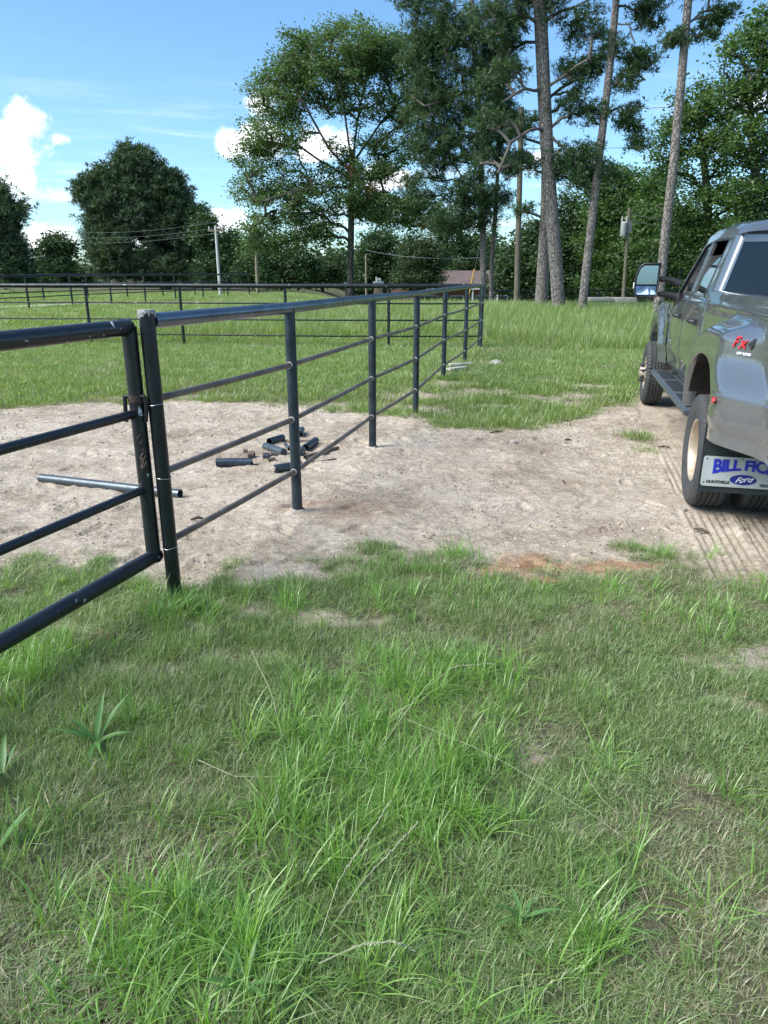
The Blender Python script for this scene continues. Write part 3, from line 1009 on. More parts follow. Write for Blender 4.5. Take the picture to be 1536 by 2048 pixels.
def zroof(x):
    return float(np.interp(x, [1.42, 1.6, 1.85, 2.2, 2.6, 2.85, 3.05, 3.4, 3.80], [1.915, 1.955, 1.98, 1.995, 1.985, 1.96, 1.91, 1.69, 1.36]))


ARX, ARZ, AR0, ARW, ARH = 0.02, 0.60, 0.0, 0.595, 0.475


def bulge(x, z):
    k = float(sstep(0.90, 1.12, np.float64(z)))
    fx = float(sstep(-1.22 + .30 * k, -0.66 + .24 * k, np.float64(x)) * (1 - sstep(0.60, 0.80, np.float64(x))))
    ztp = 1.305 - .22 * max(0.0, (x - .02) / .55) ** 2 - .03 * max(0.0, (-x - .25) / .7) ** 2
    fz = float(1 - sstep(ztp - .07, ztp + .045, np.float64(z)))
    return fx * fz


def ybed(x, z):
    y = 0.995 - 0.025 * max(0.0, (z - 1.30)) / 0.15
    y += 0.008 * math.exp(-((z - 1.37) / 0.02) ** 2)
    b = bulge(x, z)
    # round the outer lip over and let the bulge lean out towards the wheel
    return y + 0.205 * b - 0.03 * b * max(0, (z - 0.95)) / 0.3


def polar_panel(mb, cx, cz, rx, rz, x0, x1, zb, zt, yf, s, na=56, nr=18, lip=0.06, zt_f=None):
    rows = []
    fr = [0, 0.006, 0.02] + [0.02 + 0.98 * (i / (nr - 1)) ** 1.25 for i in range(1, nr)]
    for k in range(na + 1):
        a = math.pi * k / na
        ca, sa = math.cos(a), math.sin(a)
        ix, iz = cx + rx * math.copysign(abs(ca) ** 0.86, ca), cz + rz * sa ** 0.86
        # ray from the arch centre to the border of the panel
        ex = (x1 - cx) / ca if ca > 1e-6 else ((x0 - cx) / ca if ca < -1e-6 else 1e9)
        ztop = zt
        ez = (ztop - cz) / sa if sa > 1e-6 else 1e9
        e = min(ex, ez)
        ox, oz = cx + ca * e, cz + sa * e
        row = []
        for j, f in enumerate(fr):
            x, z = ix + (ox - ix) * f, iz + (oz - iz) * f
            row.append((x, s * (yf(x, z) - (0.010 if j == 0 else 0.002 if j == 1 else 0)), z))
        x, z = row[0][0], row[0][2]
        row = [(x, row[0][1] - s * lip, z)] + row
        rows.append(row)
    mb.grid(rows)
    return mb


cabm = MB()
# --- roof
rows = []
for x in np.linspace(1.46, 3.05, 24):
    ze = zroof(x)
    row = []
    for q in np.linspace(-1, 1, 25):
        y = q * ycab(x, ze)
        k = abs(q)
        crown = 0.055 * (1 - k ** 2.6) + 0.045 * (1 - max(0, (k - 0.86) / 0.14) ** 2 if k > 0.86 else 1)
        endf = float(sstep(1.44, 1.60, np.float64(x)))
        row.append((x, y, ze + crown * (0.35 + 0.65 * endf) + 0.0))
    rows.append(row)
cabm.grid(rows)
# --- rear wall of the cab with a window opening
def xback(z): return 1.43 + 0.02 * max(0, z - 1.4) + 0.10 * max(0, z - 1.40) ** 1.0
RCN = 0.07
def yb(z): return ycab(1.5, z) - RCN
zt_b = zroof(1.46)
zz = [0.75, 1.10, 1.40, 1.445]
cabm.grid([[(xback(z), q * yb(z), z) for q in np.linspace(-1, 1, 15)] for z in zz])
cabm.grid([[(xback(z), q * yb(z), z) for q in np.linspace(-1, 1, 15)] for z in (1.865, 1.885, zt_b)])
cabm.grid([[(xback(zt_b), q * yb(zt_b), zt_b) for q in np.linspace(-1, 1, 15)], [(1.47, q * yb(zt_b), zt_b + .035 * (1 - .6 * q * q) + .005) for q in np.linspace(-1, 1, 15)]])
RWT, RWB = 0.745, 0.862
for s in (1, -1):
    cabm.grid([[(xback(z), s * (RWB + (RWT - RWB) * (z - 1.445) / 0.42), z), (xback(z), s * yb(z), z)] for z in np.linspace(1.445, 1.865, 9)])
    rows = []
    for z in list(np.linspace(0.75, zt_b, 22)):
        row = []
        for a in np.linspace(0, math.pi / 2, 8):
            row.append((xback(z) + RCN * 1.6 * (1 - math.cos(a)), s * (yb(z) + RCN * math.sin(a)), z))
        rows.append(row)
    cabm.grid(rows)
    # C pillar / quarter panel
    ruled(cabm, [(1.53, .62), (1.625, .62)], [(1.545, 1.405), (1.69, 1.405)], s, 6, 10)
    ruled(cabm, [(1.545, 1.408), (1.875, 1.408)], [(1.56, zroof(1.56)), (1.80, 1.905)], s, 6, 10, skirt=.05)
    # header over the doors
    ruled(cabm, [(1.56, zroof(1.56) - .03), (1.80, 1.905), (2.2, 1.925), (2.6, 1.918), (2.85, 1.90), (3.03, 1.86)], [(1.56, zroof(1.56) + .02), (1.80, zroof(1.80) + .02), (2.2, zroof(2.2) + .02), (2.6, zroof(2.6) + .02), (2.85, zroof(2.85) + .02), (3.05, zroof(3.05) + .02)], s, 20, 5, skirt=0.0)
    # A pillar
    ruled(cabm, [(3.68, 1.285), (3.80, 1.30)], [(3.00, 1.875), (3.06, 1.915)], s, 4, 10, skirt=.05)
    # rocker
    ruled(cabm, [(1.55, .50), (3.75, .50)], [(1.55, .605), (3.75, .605)], s, 12, 4, off=-.03)
# cowl / firewall sides and dark lining
cab = cabm.build('cab_body', M['paint'], truck)
lin = MB()
lin.box((2.6, 0, 0.62), (2.2, 1.84, 0.10))
for s in (1, -1):
    ruled(lin, [(1.56, .6), (3.74, .6)], [(1.56, 1.36), (3.70, 1.27)], s, 8, 6, off=-.05, skirt=0)
lin.box((1.52, 0, 1.02), (0.05, 1.7, .78))
lin.box((3.72, 0, 1.0), (0.06, 1.8, .70))
lin.build('cab_lining', M['dark'], truck)
for (sx_, nm) in ((2.05, 'rear_seat'), (3.0, 'front_seat')):
    for s in ((0,) if nm == 'rear_seat' else (1, -1)):
        mb = MB()
        wy = 1.3 if s == 0 else .55
        mb.box((sx_ + .12, s * .42, 0.86), (.52, wy, .18))
        mb.box((sx_ - .16, s * .42, 1.22), (.16, wy, .62), Matrix.Rotation(R(-10), 3, 'Y'))
        for hy in ((-.42, .42) if s == 0 else (s * .42,)):
            mb.box((sx_ - .22, hy, 1.62), (.10, .26, .17))
        mb.build(nm, M['dark'], truck, bevel=.03)
# rear window and windshield
mb = MB()
mb.grid([[(xback(z) + .006, q * (RWB + (RWT - RWB) * (z - 1.445) / 0.42 - .004), z) for q in np.linspace(-1, 1, 9)] for z in np.linspace(1.448, 1.862, 7)])
mb.build('rear_window', M['glass'], truck)
mb = MB()
rows = []
for t in np.linspace(0, 1, 9):
    x, z = 3.82 + (3.05 - 3.82) * t, 1.31 + (1.945 - 1.31) * t
    rows.append([(x + .10 * (1 - q * q), q * (0.92 - .15 * t), z) for q in np.linspace(-1, 1, 13)])
mb.grid(rows)
mb.build('windshield', M['glass'], truck)
mb = MB().box((1.55, 0, 1.965), (.03, .42, .035))
mb.build('brake_light', M['red'], truck, bevel=.006)

# --- doors
GAPX = 0.006
for s in (1, -1):
    mb = MB()
    ruled(mb, [(1.636, .615), (2.641, .615)], [(1.699, 1.405), (2.651, 1.405)], s, 16, 16)
    ruled(mb, [(2.585, 1.408), (2.655, 1.408)], [(2.560, 1.92), (2.625, 1.92)], s, 4, 8)          # rear half of the B pillar
    ruled(mb, [(1.88, 1.408), (2.585, 1.408)], [(1.875, 1.428), (2.584, 1.428)], s, 8, 3, off=.002, skirt=0.03)
    rd = mb.build('rear_door', M['paint'], truck)
    tag(rd, 'rear door with its window lowered a little') if s > 0 else None
    zg = 1.775 if s > 0 else 1.90
    tg = (zg - 1.42) / (1.905 - 1.42)
    mb = ruled(MB(), [(1.872, 1.42), (2.587, 1.42)], [(1.872 - .07 * tg, zg), (2.587 - .025 * tg, zg)], s, 8, 5, off=-.022, skirt=.004, rnd=0)
    mb.build('window', M['glass'], rd)
    mb = MB()
    ruled(mb, [(1.86, 1.408), (1.885, 1.408)], [(1.785, 1.915), (1.812, 1.915)], s, 3, 6, off=.001, skirt=.04)
    ruled(mb, [(1.80, 1.895), (2.56, 1.905)], [(1.795, 1.918), (2.56, 1.925)], s, 8, 3, off=.001, skirt=.04)
    mb.build('window_seal', M['plastic'], rd)
    fd_b = MB()
    ruled(fd_b, [(2.662, .615), (3.695, .615), (3.73, .70)], [(2.672, 1.405), (3.05, 1.40), (3.28, 1.31), (3.735, 1.285)], s, 18, 16)
    ruled(fd_b, [(2.664, 1.408), (2.735, 1.408)], [(2.637, 1.92), (2.70, 1.92)], s, 4, 8)
    fdo = fd_b.build('front_door', M['paint'], truck)
    mb = ruled(MB(), [(2.737, 1.41), (3.05, 1.405), (3.28, 1.315), (3.67, 1.29)], [(2.70, 1.91), (2.80, 1.91), (2.90, 1.895), (3.01, 1.865)], s, 12, 7, off=-.018, skirt=.004, rnd=0)
    mb.build('window', M['glass'], fdo)
    mb = MB()
    ruled(mb, [(2.737, 1.400), (3.05, 1.395), (3.28, 1.305), (3.70, 1.282)], [(2.737, 1.418), (3.05, 1.413), (3.28, 1.323), (3.69, 1.298)], s, 12, 3, off=.003, skirt=.02)
    ruled(mb, [(3.655, 1.288), (3.69, 1.288)], [(2.985, 1.872), (3.01, 1.878)], s, 3, 8, off=.003, skirt=.03)
    mb.build('window_seal', M['plastic'], fdo)
    for dd, hx in ((rd, 1.80), (fdo, 2.84)):
        y = ycab(hx, 1.19)
        hb = MB()
        hb.tube([(hx - .02, s * (y + .004), 1.19), (hx, s * (y + .046), 1.193), (hx + .16, s * (y + .046), 1.193), (hx + .19, s * (y + .004), 1.19)], [.017, .019, .019, .017], 10)
        hb.box((hx - .035, s * (y + .012), 1.19), (.05, .03, .05))
        hb.build('handle', M['plastic'], dd)
    # badge low on the front door
    y = ycab(3.42, .86)
    MB().box((3.46, s * (y + .006), .885), (.22, .010, .045)).build('badge', M['chrome'], fdo, bevel=.004)

# --- front end
for s in (1, -1):
    mb = MB()
    yfen = lambda x, z: ycab(min(x, 3.6), z) - .0 - .05 * max(0, x - 4.7) ** 2 + .075 * math.exp(-((math.hypot(x - 4.47, (z - .62)) - .54) / .11) ** 2)
    polar_panel(mb, 4.47, .60, .50, .42, 3.745, 5.32, .6, 1.275, yfen, s, 44, 10)
    fe = mb.build('front_fender', M['paint'], truck)
    mb = MB()
    ruled(mb, [(3.80, .93), (3.90, .93)], [(3.80, 1.22), (3.90, 1.24)], s, 4, 6, off=.008, yf=yfen, skirt=.01)
    mb.build('fender_vent', M['chrome'], fe, bevel=0)
    mb = MB()
    for k in range(13):
        pass
    rows = [[(4.47 + r_ * math.cos(a), yy, .60 + r_ * math.sin(a) * .84) for a in np.linspace(0, math.pi, 25)] for r_, yy in ((.515, s * .985), (.515, s * .45))]
    mb.grid(rows)
    mb.grid([[(4.47 + r_ * math.cos(a), s * .45, .60 + r_ * math.sin(a) * .84) for a in np.linspace(0, math.pi, 25)] for r_ in (.515, .01)])
    mb.build('wheel_liner', M['liner'], truck)
    MB().box((5.34, s * .75, 1.02), (.10, .32, .26)).build('headlight', M['chrome'], truck, bevel=.03)
mb = MB()
mb.grid([[(x, q * (.955 - .05 * max(0, x - 4.7) ** 2), (1.30 - .05 * (x - 3.75)) + .06 * (1 - q ** 4)) for q in np.linspace(-1, 1, 17)] for x in np.linspace(3.76, 5.34, 12)])
mb.build('hood', M['paint'], truck)
MB().box((5.36, 0, .98), (.08, 1.15, .40)).build('grille', M['chrome'], truck, bevel=.03)
MB().box((5.45, 0, .62), (.22, 1.96, .26)).build('front_bumper', M['chrome'], truck, bevel=.05)

# --- bed
for s in (1, -1):
    mb = MB()
    polar_panel(mb, ARX, ARZ + .01, ARW, ARH - .01, -1.32, 1.375, .60, 1.455, ybed, s, 96, 30, lip=.09)
    bs = mb.build('bed_side', M['paint'], truck, angle=60)
    # top rail cap
    mb = MB()
    mb.grid([[(x, s * y, z) for x in np.linspace(-1.32, 1.375, 20)] for y, z in ((.966, 1.453), (.962, 1.468), (.945, 1.476), (.885, 1.476), (.868, 1.466), (.866, 1.30), (.866, .80))])
    mb.build('bed_rail', M['plastic'] if False else M['paint'], truck)
    # lower rear valence under the panel line, rolled in below
    mb = MB()
    rows = []
    for z, o_ in ((.912, -.03), (.912, .002), (.904, .010), (.83, .012), (.75, .012), (.695, .004), (.662, -.022), (.648, -.06), (.644, -.14)):
        rows.append([(x, s * (ybed(x, max(z, .62)) + o_ * 1.0), z) for x in np.linspace(-.585, -1.315, 24)])
    mb.grid(rows)
    mb.grid([[(-.583, s * (ybed(-.59, .7) + o_), z) for z, o_ in ((.912, -.03), (.912, .002), (.83, .012), (.695, .004), (.662, -.022), (.648, -.06))], [(-.575, s * (ybed(-.59, .7) + o_ - .06), z) for z, o_ in ((.912, -.03), (.912, .002), (.83, .012), (.695, .004), (.662, -.022), (.648, -.06))]])
    mb.build('fender_valence', M['paint'], truck)
    # arch trim
    # side marker lens
    bm = bmesh.new()
    bmesh.ops.create_uvsphere(bm, u_segments=20, v_segments=12, radius=1)
    xm, zm = -.70, .868
    yv = ybed(xm, zm) + .012
    dy = (ybed(xm - .03, zm) - ybed(xm + .03, zm)) / .06
    tng = Vector((-1, -dy * s, 0)).normalized()
    nrm_ = Vector((tng.y, -tng.x, 0)) * (1 if s > 0 else -1)
    if nrm_.y * s < 0: nrm_ = -nrm_
    for v in bm.verts:
        q = v.co.copy()
        v.co = Vector((xm, s * yv, zm)) + tng * (q.x * .052) + nrm_ * (q.y * .016) + Vector((0, 0, q.z * .023))
    me = bpy.data.meshes.new('marker_light')
    bm.to_mesh(me)
    bm.free()
    for p in me.polygons: p.use_smooth = True
    me.materials.append(M['red'])
    link(bpy.data.objects.new('marker_light', me), truck)
    MB().box((-1.33, s * .91, 1.18), (.05, .17, .42)).build('tail_light', M['red'], truck, bevel=.015)
    # inner wheel housing
    mb = MB()
    mb.grid([[(ARX + ARW * 1.02 * math.cos(a), yy, ARZ + ARH * 1.02 * math.sin(a)) for a in np.linspace(0, math.pi, 31)] for yy in (s * 1.16, s * .52)])
    mb.grid([[(ARX + q * ARW * 1.02 * math.cos(a), s * .52, ARZ + q * ARH * 1.02 * math.sin(a)) for a in np.linspace(0, math.pi, 31)] for q in (1, .01)])
    mb.build('wheel_liner', M['liner'], truck)
mb = MB()
mb.box((.03, 0, .80), (2.66, 1.72, .04))
mb.box((1.36, 0, 1.12), (.04, 1.80, .66))
mb.build('bed_floor', M['plastic'], truck)
MB().box((-1.31, 0, 1.14), (.06, 1.62, .62)).build('tailgate', M['paint'], truck, bevel=.015)
MB().box((-1.48, 0, .70), (.22, 1.90, .22)).build('rear_bumper', M['chrome'], truck, bevel=.04)
mb = MB()
for s in (1, -1):
    mb.box((2.2, s * .43, .56), (6.2, .08, .18))
mb.tube([(0, -.9, .40), (0, .9, .40)], .05, 12)
mb.tube([(4.47, -.9, .40), (4.47, .9, .40)], .045, 12)
mb.box((0, 0, .40), (.32, .30, .30))
mb.box((2.6, .0, .48), (2.6, .5, .16))
for s in (1, -1):
    mb.box((3.77, s * .70, .70), (.05, .52, .52))
mb.build('chassis', M['liner'], truck)

# --- running board on either side
for s in (1, -1):
    mb = MB()
    rows = []
    prof = [(.93, .520), (.93, .548), (.945, .556), (1.135, .556), (1.155, .548), (1.158, .522), (1.140, .512), (.945, .512)]
    xs = [.72, .735, 3.40, 3.43]
    for i, x in enumerate(xs):
        k = .985 if i in (0, 3) else 1
        rows.append([(x, s * (1.045 + (y - 1.045) * k), .535 + (z - .535) * k) for y, z in prof])
    mb.grid(rows, True)
    mb.add(rows[0], [tuple(range(8))])
    mb.add(rows[-1], [tuple(reversed(range(8)))])
    rb = mb.build('running_board', M['step'], truck, angle=30)
    for k in range(3):
        x0 = .90 + k * .86
        MB().box((x0 + .37, s * 1.045, .5585), (.70, .13, .005)).build('tread_pad', M['plastic'], rb)
    for x0 in (1.1, 2.1, 3.1):
        MB().box((x0, s * .86, .525), (.10, .22, .10)).build('bracket', M['plastic'], rb)

# --- towing mirrors
for s in (1, -1):
    mb = MB()
    mx, my, mz = 3.46, 1.305, 1.545
    out = [(-.125, -.18), (-.115, -.185), (.115, -.185), (.13, -.17), (.135, -.05), (.135, .03), (.095, .15), (.055, .182), (-.12, .185), (-.13, .175)]
    rows = []
    for dx, k in ((-.012, .90), (-.02, .95), (-.014, 1.0), (.04, 1.0), (.09, .93), (.125, .70), (.135, .35)):
        rows.append([(mx + dx, s * (my + a * k), mz + b * k) for a, b in out])
    mb.grid(rows, True)
    mb.add(rows[-1], [tuple(range(len(out)))])
    # back plate behind the glasses
    mb.add([(mx + .004, s * (my + a * .93), mz + b * .93) for a, b in out], [tuple(range(len(out)))])
    mir = mb.build('side_mirror', M['plastic'], truck, angle=50)
    big = [(-.103, -.045), (.113, -.045), (.113, .03), (.082, .125), (.045, .155), (-.103, .155)]
    sml = [(-.103, -.155), (.108, -.155), (.113, -.145), (.113, -.065), (-.103, -.065)]
    yaw = R(4) * s
    for nm, poly, tl in (('mirror_glass', big, R(-2)), ('spot_mirror_glass', sml, R(9))):
        g = MB()
        vs = []
        for a, b in poly:
            vs.append((mx - .012 + a * math.tan(yaw) * s * 0 - b * math.tan(tl) * .15, s * (my + a), mz + b))
        g.add(vs, [tuple(range(len(poly)))])
        g.add([(x + .006, y, z) for x, y, z in vs], [tuple(reversed(range(len(poly))))])
        g.build(nm, M['mirror'], mir, smooth=False)
    for zz_ in (1.56, 1.40):
        g = MB().tube([(3.50, s * .95, zz_ - .06 if zz_ > 1.5 else 1.36), (3.50, s * 1.06, zz_ - .01), (3.48, s * 1.24, zz_)], [.05, .034, .028], 10)
        g.build('mirror_arm', M['plastic'], mir)
    MB().box((mx + .03, s * (my + .137), mz - .06), (.05, .012, .07)).build('marker_lens', principled('clear_lens', (.75, .75, .72), .2) if s > 0 else bpy.data.materials['clear_lens'], mir, bevel=.005)
    MB().box((3.52, s * .955, 1.34), (.22, .05, .13)).build('mirror_foot', M['plastic'], mir, bevel=.015)


# --- wheels
def lathe(mb, prof, seg, c, s, mod=None, wrap=True):
    rows = []
    for k in range(seg):
        a = 2 * math.pi * k / seg
        row = []
        for i, (r, y) in enumerate(prof):
            rr = r + (mod(k, i, y) if mod else 0)
            row.append((c[0] + rr * math.cos(a), c[1] + s * y, c[2] + rr * math.sin(a)))
        rows.append(row)
    rows.append(rows[0])
    mb.grid(rows)
    return mb


TW = .118
TYRE = [(.216, .080), (.222, .092), (.240, .100), (.285, .117), (.325, .118), (.352, .112), (.366, .1115), (.368, .108), (.386, .103), (.3975, .092), (.400, .084), (.400, .062), (.389, .060), (.389, .050), (.4005, .048), (.4005, .022), (.390, .020), (.390, .011), (.401, .009)]
TYRE = TYRE + [(r, -y) for r, y in reversed(TYRE)]


def tread(k, i, y):
    ay = abs(y)
    if ay > .118 or TYRE[i][0] < .37: return 0
    if ay > .061: return -.010 if (k % 4 == 0) else 0
    if .02 < ay < .049 and TYRE[i][0] > .395: return -.006 if (k % 4 == 2) else 0
    return 0


def wheel(cx, cy, s, kind):
    c = (cx, cy, .40 - .006)
    root = lathe(MB(), TYRE, 216, c, s, tread).build('wheel', M['rubber'], truck, angle=34)
    if kind == 'front':
        prof = [(.216, -.08), (.229, .088), (.224, .096), (.216, .094), (.207, .086), (.203, .06), (.196, .052), (.178, .062), (.150, .094), (.125, .108), (.088, .112), (.083, .118), (.080, .158), (.070, .166), (0.001, .168)]
        band = (7, 8)
    else:
        prof = [(.216, -.08), (.229, .088), (.224, .096), (.216, .094), (.207, .084), (.203, .05), (.197, -.01), (.190, -.05), (.165, -.066), (.130, -.070), (.095, -.070), (.085, -.06), (.082, .0), (.070, .012), (0.001, .014)]
        band = (8, 9)
    seg = 128
    mb = MB()
    b = 0
    for k in range(seg):
        a = 2 * math.pi * k / seg
        for r, y in prof:
            mb.v.append((c[0] + r * math.cos(a), c[1] + s * y, c[2] + r * math.sin(a)))
    m_ = len(prof)
    for k in range(seg):
        hole = (k % 16) in (5, 6, 7, 8, 9, 10)
        for j in range(m_ - 1):
            if hole and j in (7, 8): continue
            k2 = (k + 1) % seg
            mb.f.append((k * m_ + j, k * m_ + j + 1, k2 * m_ + j + 1, k2 * m_ + j))
    mb.build('rim', M['rim'], root, angle=50)
    bk = lathe(MB(), [(.20, -.075), (.02, -.08)], 32, c, s).build('brake_drum', M['liner'], root)
    y0, ln = (.112, .062) if kind == 'front' else (-.068, .035)
    for q in range(8):
        a = 2 * math.pi * (q + .5) / 8
        x, z = c[0] + .105 * math.cos(a), c[2] + .105 * math.sin(a)
        MB().tube([(x, c[1] + s * (y0 - .008), z), (x, c[1] + s * (y0 + ln * .45), z), (x, c[1] + s * (y0 + ln), z)], [.017, .0165, .007], 8).build('lug_nut', M['plastic'], root)
    return root


for s in (1, -1):
    wheel(4.47, s * 1.02, s, 'front')
    wheel(0, s * 1.07, s, 'rear')
    wheel(0, s * .745, -s, 'rear')


# --- mud flaps with the dealer's plate
def text_mesh(body, size, offset=0.0, extrude=0.0, shear=0.0, space=1.0):
    cu = bpy.data.curves.new('lettering', 'FONT')
    cu.body = body
    cu.size = size
    cu.offset = offset
    cu.extrude = extrude
    cu.shear = shear
    cu.space_character = space
    cu.align_x = 'CENTER'
    cu.align_y = 'CENTER'
    cu.resolution_u = 4
    ob = bpy.data.objects.new('lettering', cu)
    col.objects.link(ob)
    dg = bpy.context.evaluated_depsgraph_get()
    me = bpy.data.meshes.new_from_object(ob.evaluated_get(dg))
    bpy.data.objects.remove(ob)
    return me


XF = -.565
M['plate'] = principled('plate_white', (0.40, 0.43, 0.44), 0.45, var=.08, scale=9)
M['blue'] = principled('sign_blue', (0.018, 0.03, 0.42), 0.4)
M['oval_blue'] = principled('oval_blue', (0.012, 0.022, 0.22), 0.35)
M['white'] = principled('sign_white', (0.7, 0.72, 0.74), 0.4)
M['blackprint'] = principled('black_print', (0.02, 0.02, 0.022), 0.5)
M['redprint'] = principled('red_print', (0.55, 0.02, 0.025), 0.35)

for s in (1, -1):
    mb = MB()
    rows = []
    for z in np.linspace(.245, .70, 10):
        rows.append([(XF - .004 + .012 * math.sin((z - .2) * 4), s * y, z) for y in np.linspace(.58, 1.205, 10)])
    mb.grid(rows)
    mb.grid([[(x + .011, y, z) for x, y, z in r] for r in rows])
    for r in (rows[0], rows[-1], [q[0] for q in rows], [q[-1] for q in rows]):
        mb.grid([r, [(x + .011, y, z) for x, y, z in r]])
    fl = mb.build('mud_flap', M['flap'], truck)

    def on_plate(me, yc, zc, name, mat, parent, lift, fn=None):
        for v in me.vertices:
            u, v_ = v.co.x, v.co.y
            if fn: u, v_ = fn(u, v_)
            v.co = Vector((XF - .0135 - lift - v.co.z, yc - u, zc + v_))
        me.materials.clear()
        me.materials.append(mat)
        return link(bpy.data.objects.new(name, me), parent)
    yc = s * .941
    # rounded plate
    mb = MB()
    hw, hh, rc = .252, .100, .018
    ring = []
    for cx_, cz_, a0 in ((hw - rc, hh - rc, 0), (-hw + rc, hh - rc, 90), (-hw + rc, -hh + rc, 180), (hw - rc, -hh + rc, 270)):
        for a in np.linspace(a0, a0 + 90, 6):
            ring.append((cx_ + rc * math.cos(R(a)), cz_ + rc * math.sin(R(a))))
    n = len(ring)
    mb.v = [(XF - .0085, yc - u, .388 + v) for u, v in ring] + [(XF - .0135, yc - u, .388 + v) for u, v in ring]
    mb.f = [tuple(range(n, 2 * n)), tuple(reversed(range(n)))] + [(i, (i + 1) % n, n + (i + 1) % n, n + i) for i in range(n)]
    pl = mb.build('dealer_plate', M['plate'], truck, smooth=False)
    me = text_mesh('BILL FICK', .120, .0052, .0008, 0, .92)
    wtxt = max(v.co.x for v in me.vertices)
    me_top = max(v.co.y for v in me.vertices)
    me_bot = min(v.co.y for v in me.vertices)
    hgt = me_top - me_bot

    def arch(u, v):
        t = abs(u) / wtxt
        f = (me_top - v) / hgt
        return u * .203 / wtxt, .045 - f * (.070 + .036 * t ** 1.5)
    on_plate(me, yc, .388 + .040, 'dealer_lettering', M['blue'], pl, .0012, arch)
    me = bpy.data.meshes.new('oval_emblem')
    bm = bmesh.new()
    for rx_, rz_, lf, mi in ((.080, .034, .0018, 0),):
        vs = [bm.verts.new((rx_ * math.cos(a), rz_ * math.sin(a), 0)) for a in np.linspace(0, 2 * math.pi, 41)[:-1]]
        bm.faces.new(vs)
    bm.to_mesh(me)
    bm.free()
    on_plate(me, yc, .388 - .046, 'oval_emblem', M['oval_blue'], pl, .0024)
    me = text_mesh('Ford', .052, .0004, .0004, .45, .9)
    on_plate(me, yc, .388 - .046, 'oval_lettering', M['white'], pl, .0040, lambda u, v: (u * 1.08, v + .006 * math.sin(u * 60)))
    me = text_mesh('HUNTSVILLE', .026, .0012, .0004, .1, .95)
    on_plate(me, yc + .150, .388 - .070, 'town_lettering', M['blackprint'], pl, .0012)
    me = text_mesh('TEXAS', .026, .0012, .0004, .1, .95)
    on_plate(me, yc - .135, .388 - .078, 'town_lettering', M['blackprint'], pl, .0012)
    for du, dv in ((-.232, .083), (-.236, -.075), (.232, .083), (.232, -.083), (-.02, .090), (.12, .090)):
        MB().tube([(XF - .012, yc - du, .388 + dv), (XF - .0165, yc - du, .388 + dv)], .0045, 10).build('bolt', M['liner'], pl)


# --- four-wheel-drive decal on the rear quarter, following the panel
def on_quarter(me, x0, z0, name, mat, s, lift):
    for v in me.vertices:
        x = x0 - s * v.co.x * 1.0 if s > 0 else x0 + v.co.x
        z = z0 + v.co.y
        v.co = Vector((x, s * (ybed(x, z) + lift + v.co.z), z))
    me.materials.clear()
    me.materials.append(mat)
    return link(bpy.data.objects.new(name, me), truck)


for s in (1, -1):
    on_quarter(text_mesh('F', .088, .0025, .0008, .2), -.618, 1.212, 'decal_lettering', M['redprint'], s, .009)
    on_quarter(text_mesh('X', .068, .0025, .0008, .2), -.676, 1.202, 'decal_lettering', M['redprint'], s, .009)
    on_quarter(text_mesh('4', .088, .0025, .0008, .2), -.734, 1.210, 'decal_lettering', M['blackprint'], s, .009)
    on_quarter(text_mesh('OFF ROAD', .022, .0006, .0008, .0), -.70, 1.150, 'decal_lettering', M['white'], s, .009)

# ------------------------------------------------------------------ trees


def limb_mesh(mb, nodes, parents, radii, seg=5):
    for i, p in enumerate(parents):
        if p < 0: continue
        a, b = Vector(nodes[p]), Vector(nodes[i])
        if (b - a).length < 1e-4: continue
        mb.tube([a, b], [min(radii[p], radii[i] * 1.5), radii[i]], seg, caps=False)


def leaves_np(P, size, mat_name, name, parent, flat=0.35, narrow=0.55, r=None):
    """one quad (diamond) leaf per row of P"""
    r = r or rng
    n = len(P)
    d = r.normal(size=(n, 3))
    d[:, 2] = d[:, 2] * flat - 0.25
    d /= np.linalg.norm(d, axis=1, keepdims=True)
    q = r.normal(size=(n, 3))
    wv = np.cross(d, q)
    wv /= np.linalg.norm(wv, axis=1, keepdims=True) + 1e-9
    s = size * r.uniform(0.6, 1.35, (n, 1))
    V = np.stack([P - d * s * .5, P + wv * s * narrow * .5, P + d * s * .5, P - wv * s * narrow * .5], 1).reshape(-1, 3)
    F = np.arange(4 * n).reshape(n, 4)
    return mesh_np(name, V, F, M[mat_name], False, parent)


def needles_np(P, A, n_per, length, width, mat_name, name, parent):
    """pine tufts: n_per thin blades springing from each point P round the axis A"""
    n = len(P)
    d = rng.normal(size=(n, n_per, 3)) + A[:, None, :] * 1.1
    d /= np.linalg.norm(d, axis=2, keepdims=True)
    L = length * rng.uniform(.6, 1.15, (n, n_per, 1))
    q = rng.normal(size=(n, n_per, 3))
    wv = np.cross(d, q)
    wv /= np.linalg.norm(wv, axis=2, keepdims=True) + 1e-9
    b = P[:, None, :] + d * L * .08
    tip = P[:, None, :] + d * L
    tip[..., 2] -= L[..., 0] * .12
    mid = P[:, None, :] + d * L * .55
    V = np.stack([b, mid + wv * width * .5, tip, mid - wv * width * .5], 2).reshape(-1, 3)
    F = np.arange(4 * n * n_per).reshape(-1, 4)
    return mesh_np(name, V, F, M[mat_name], False, parent)


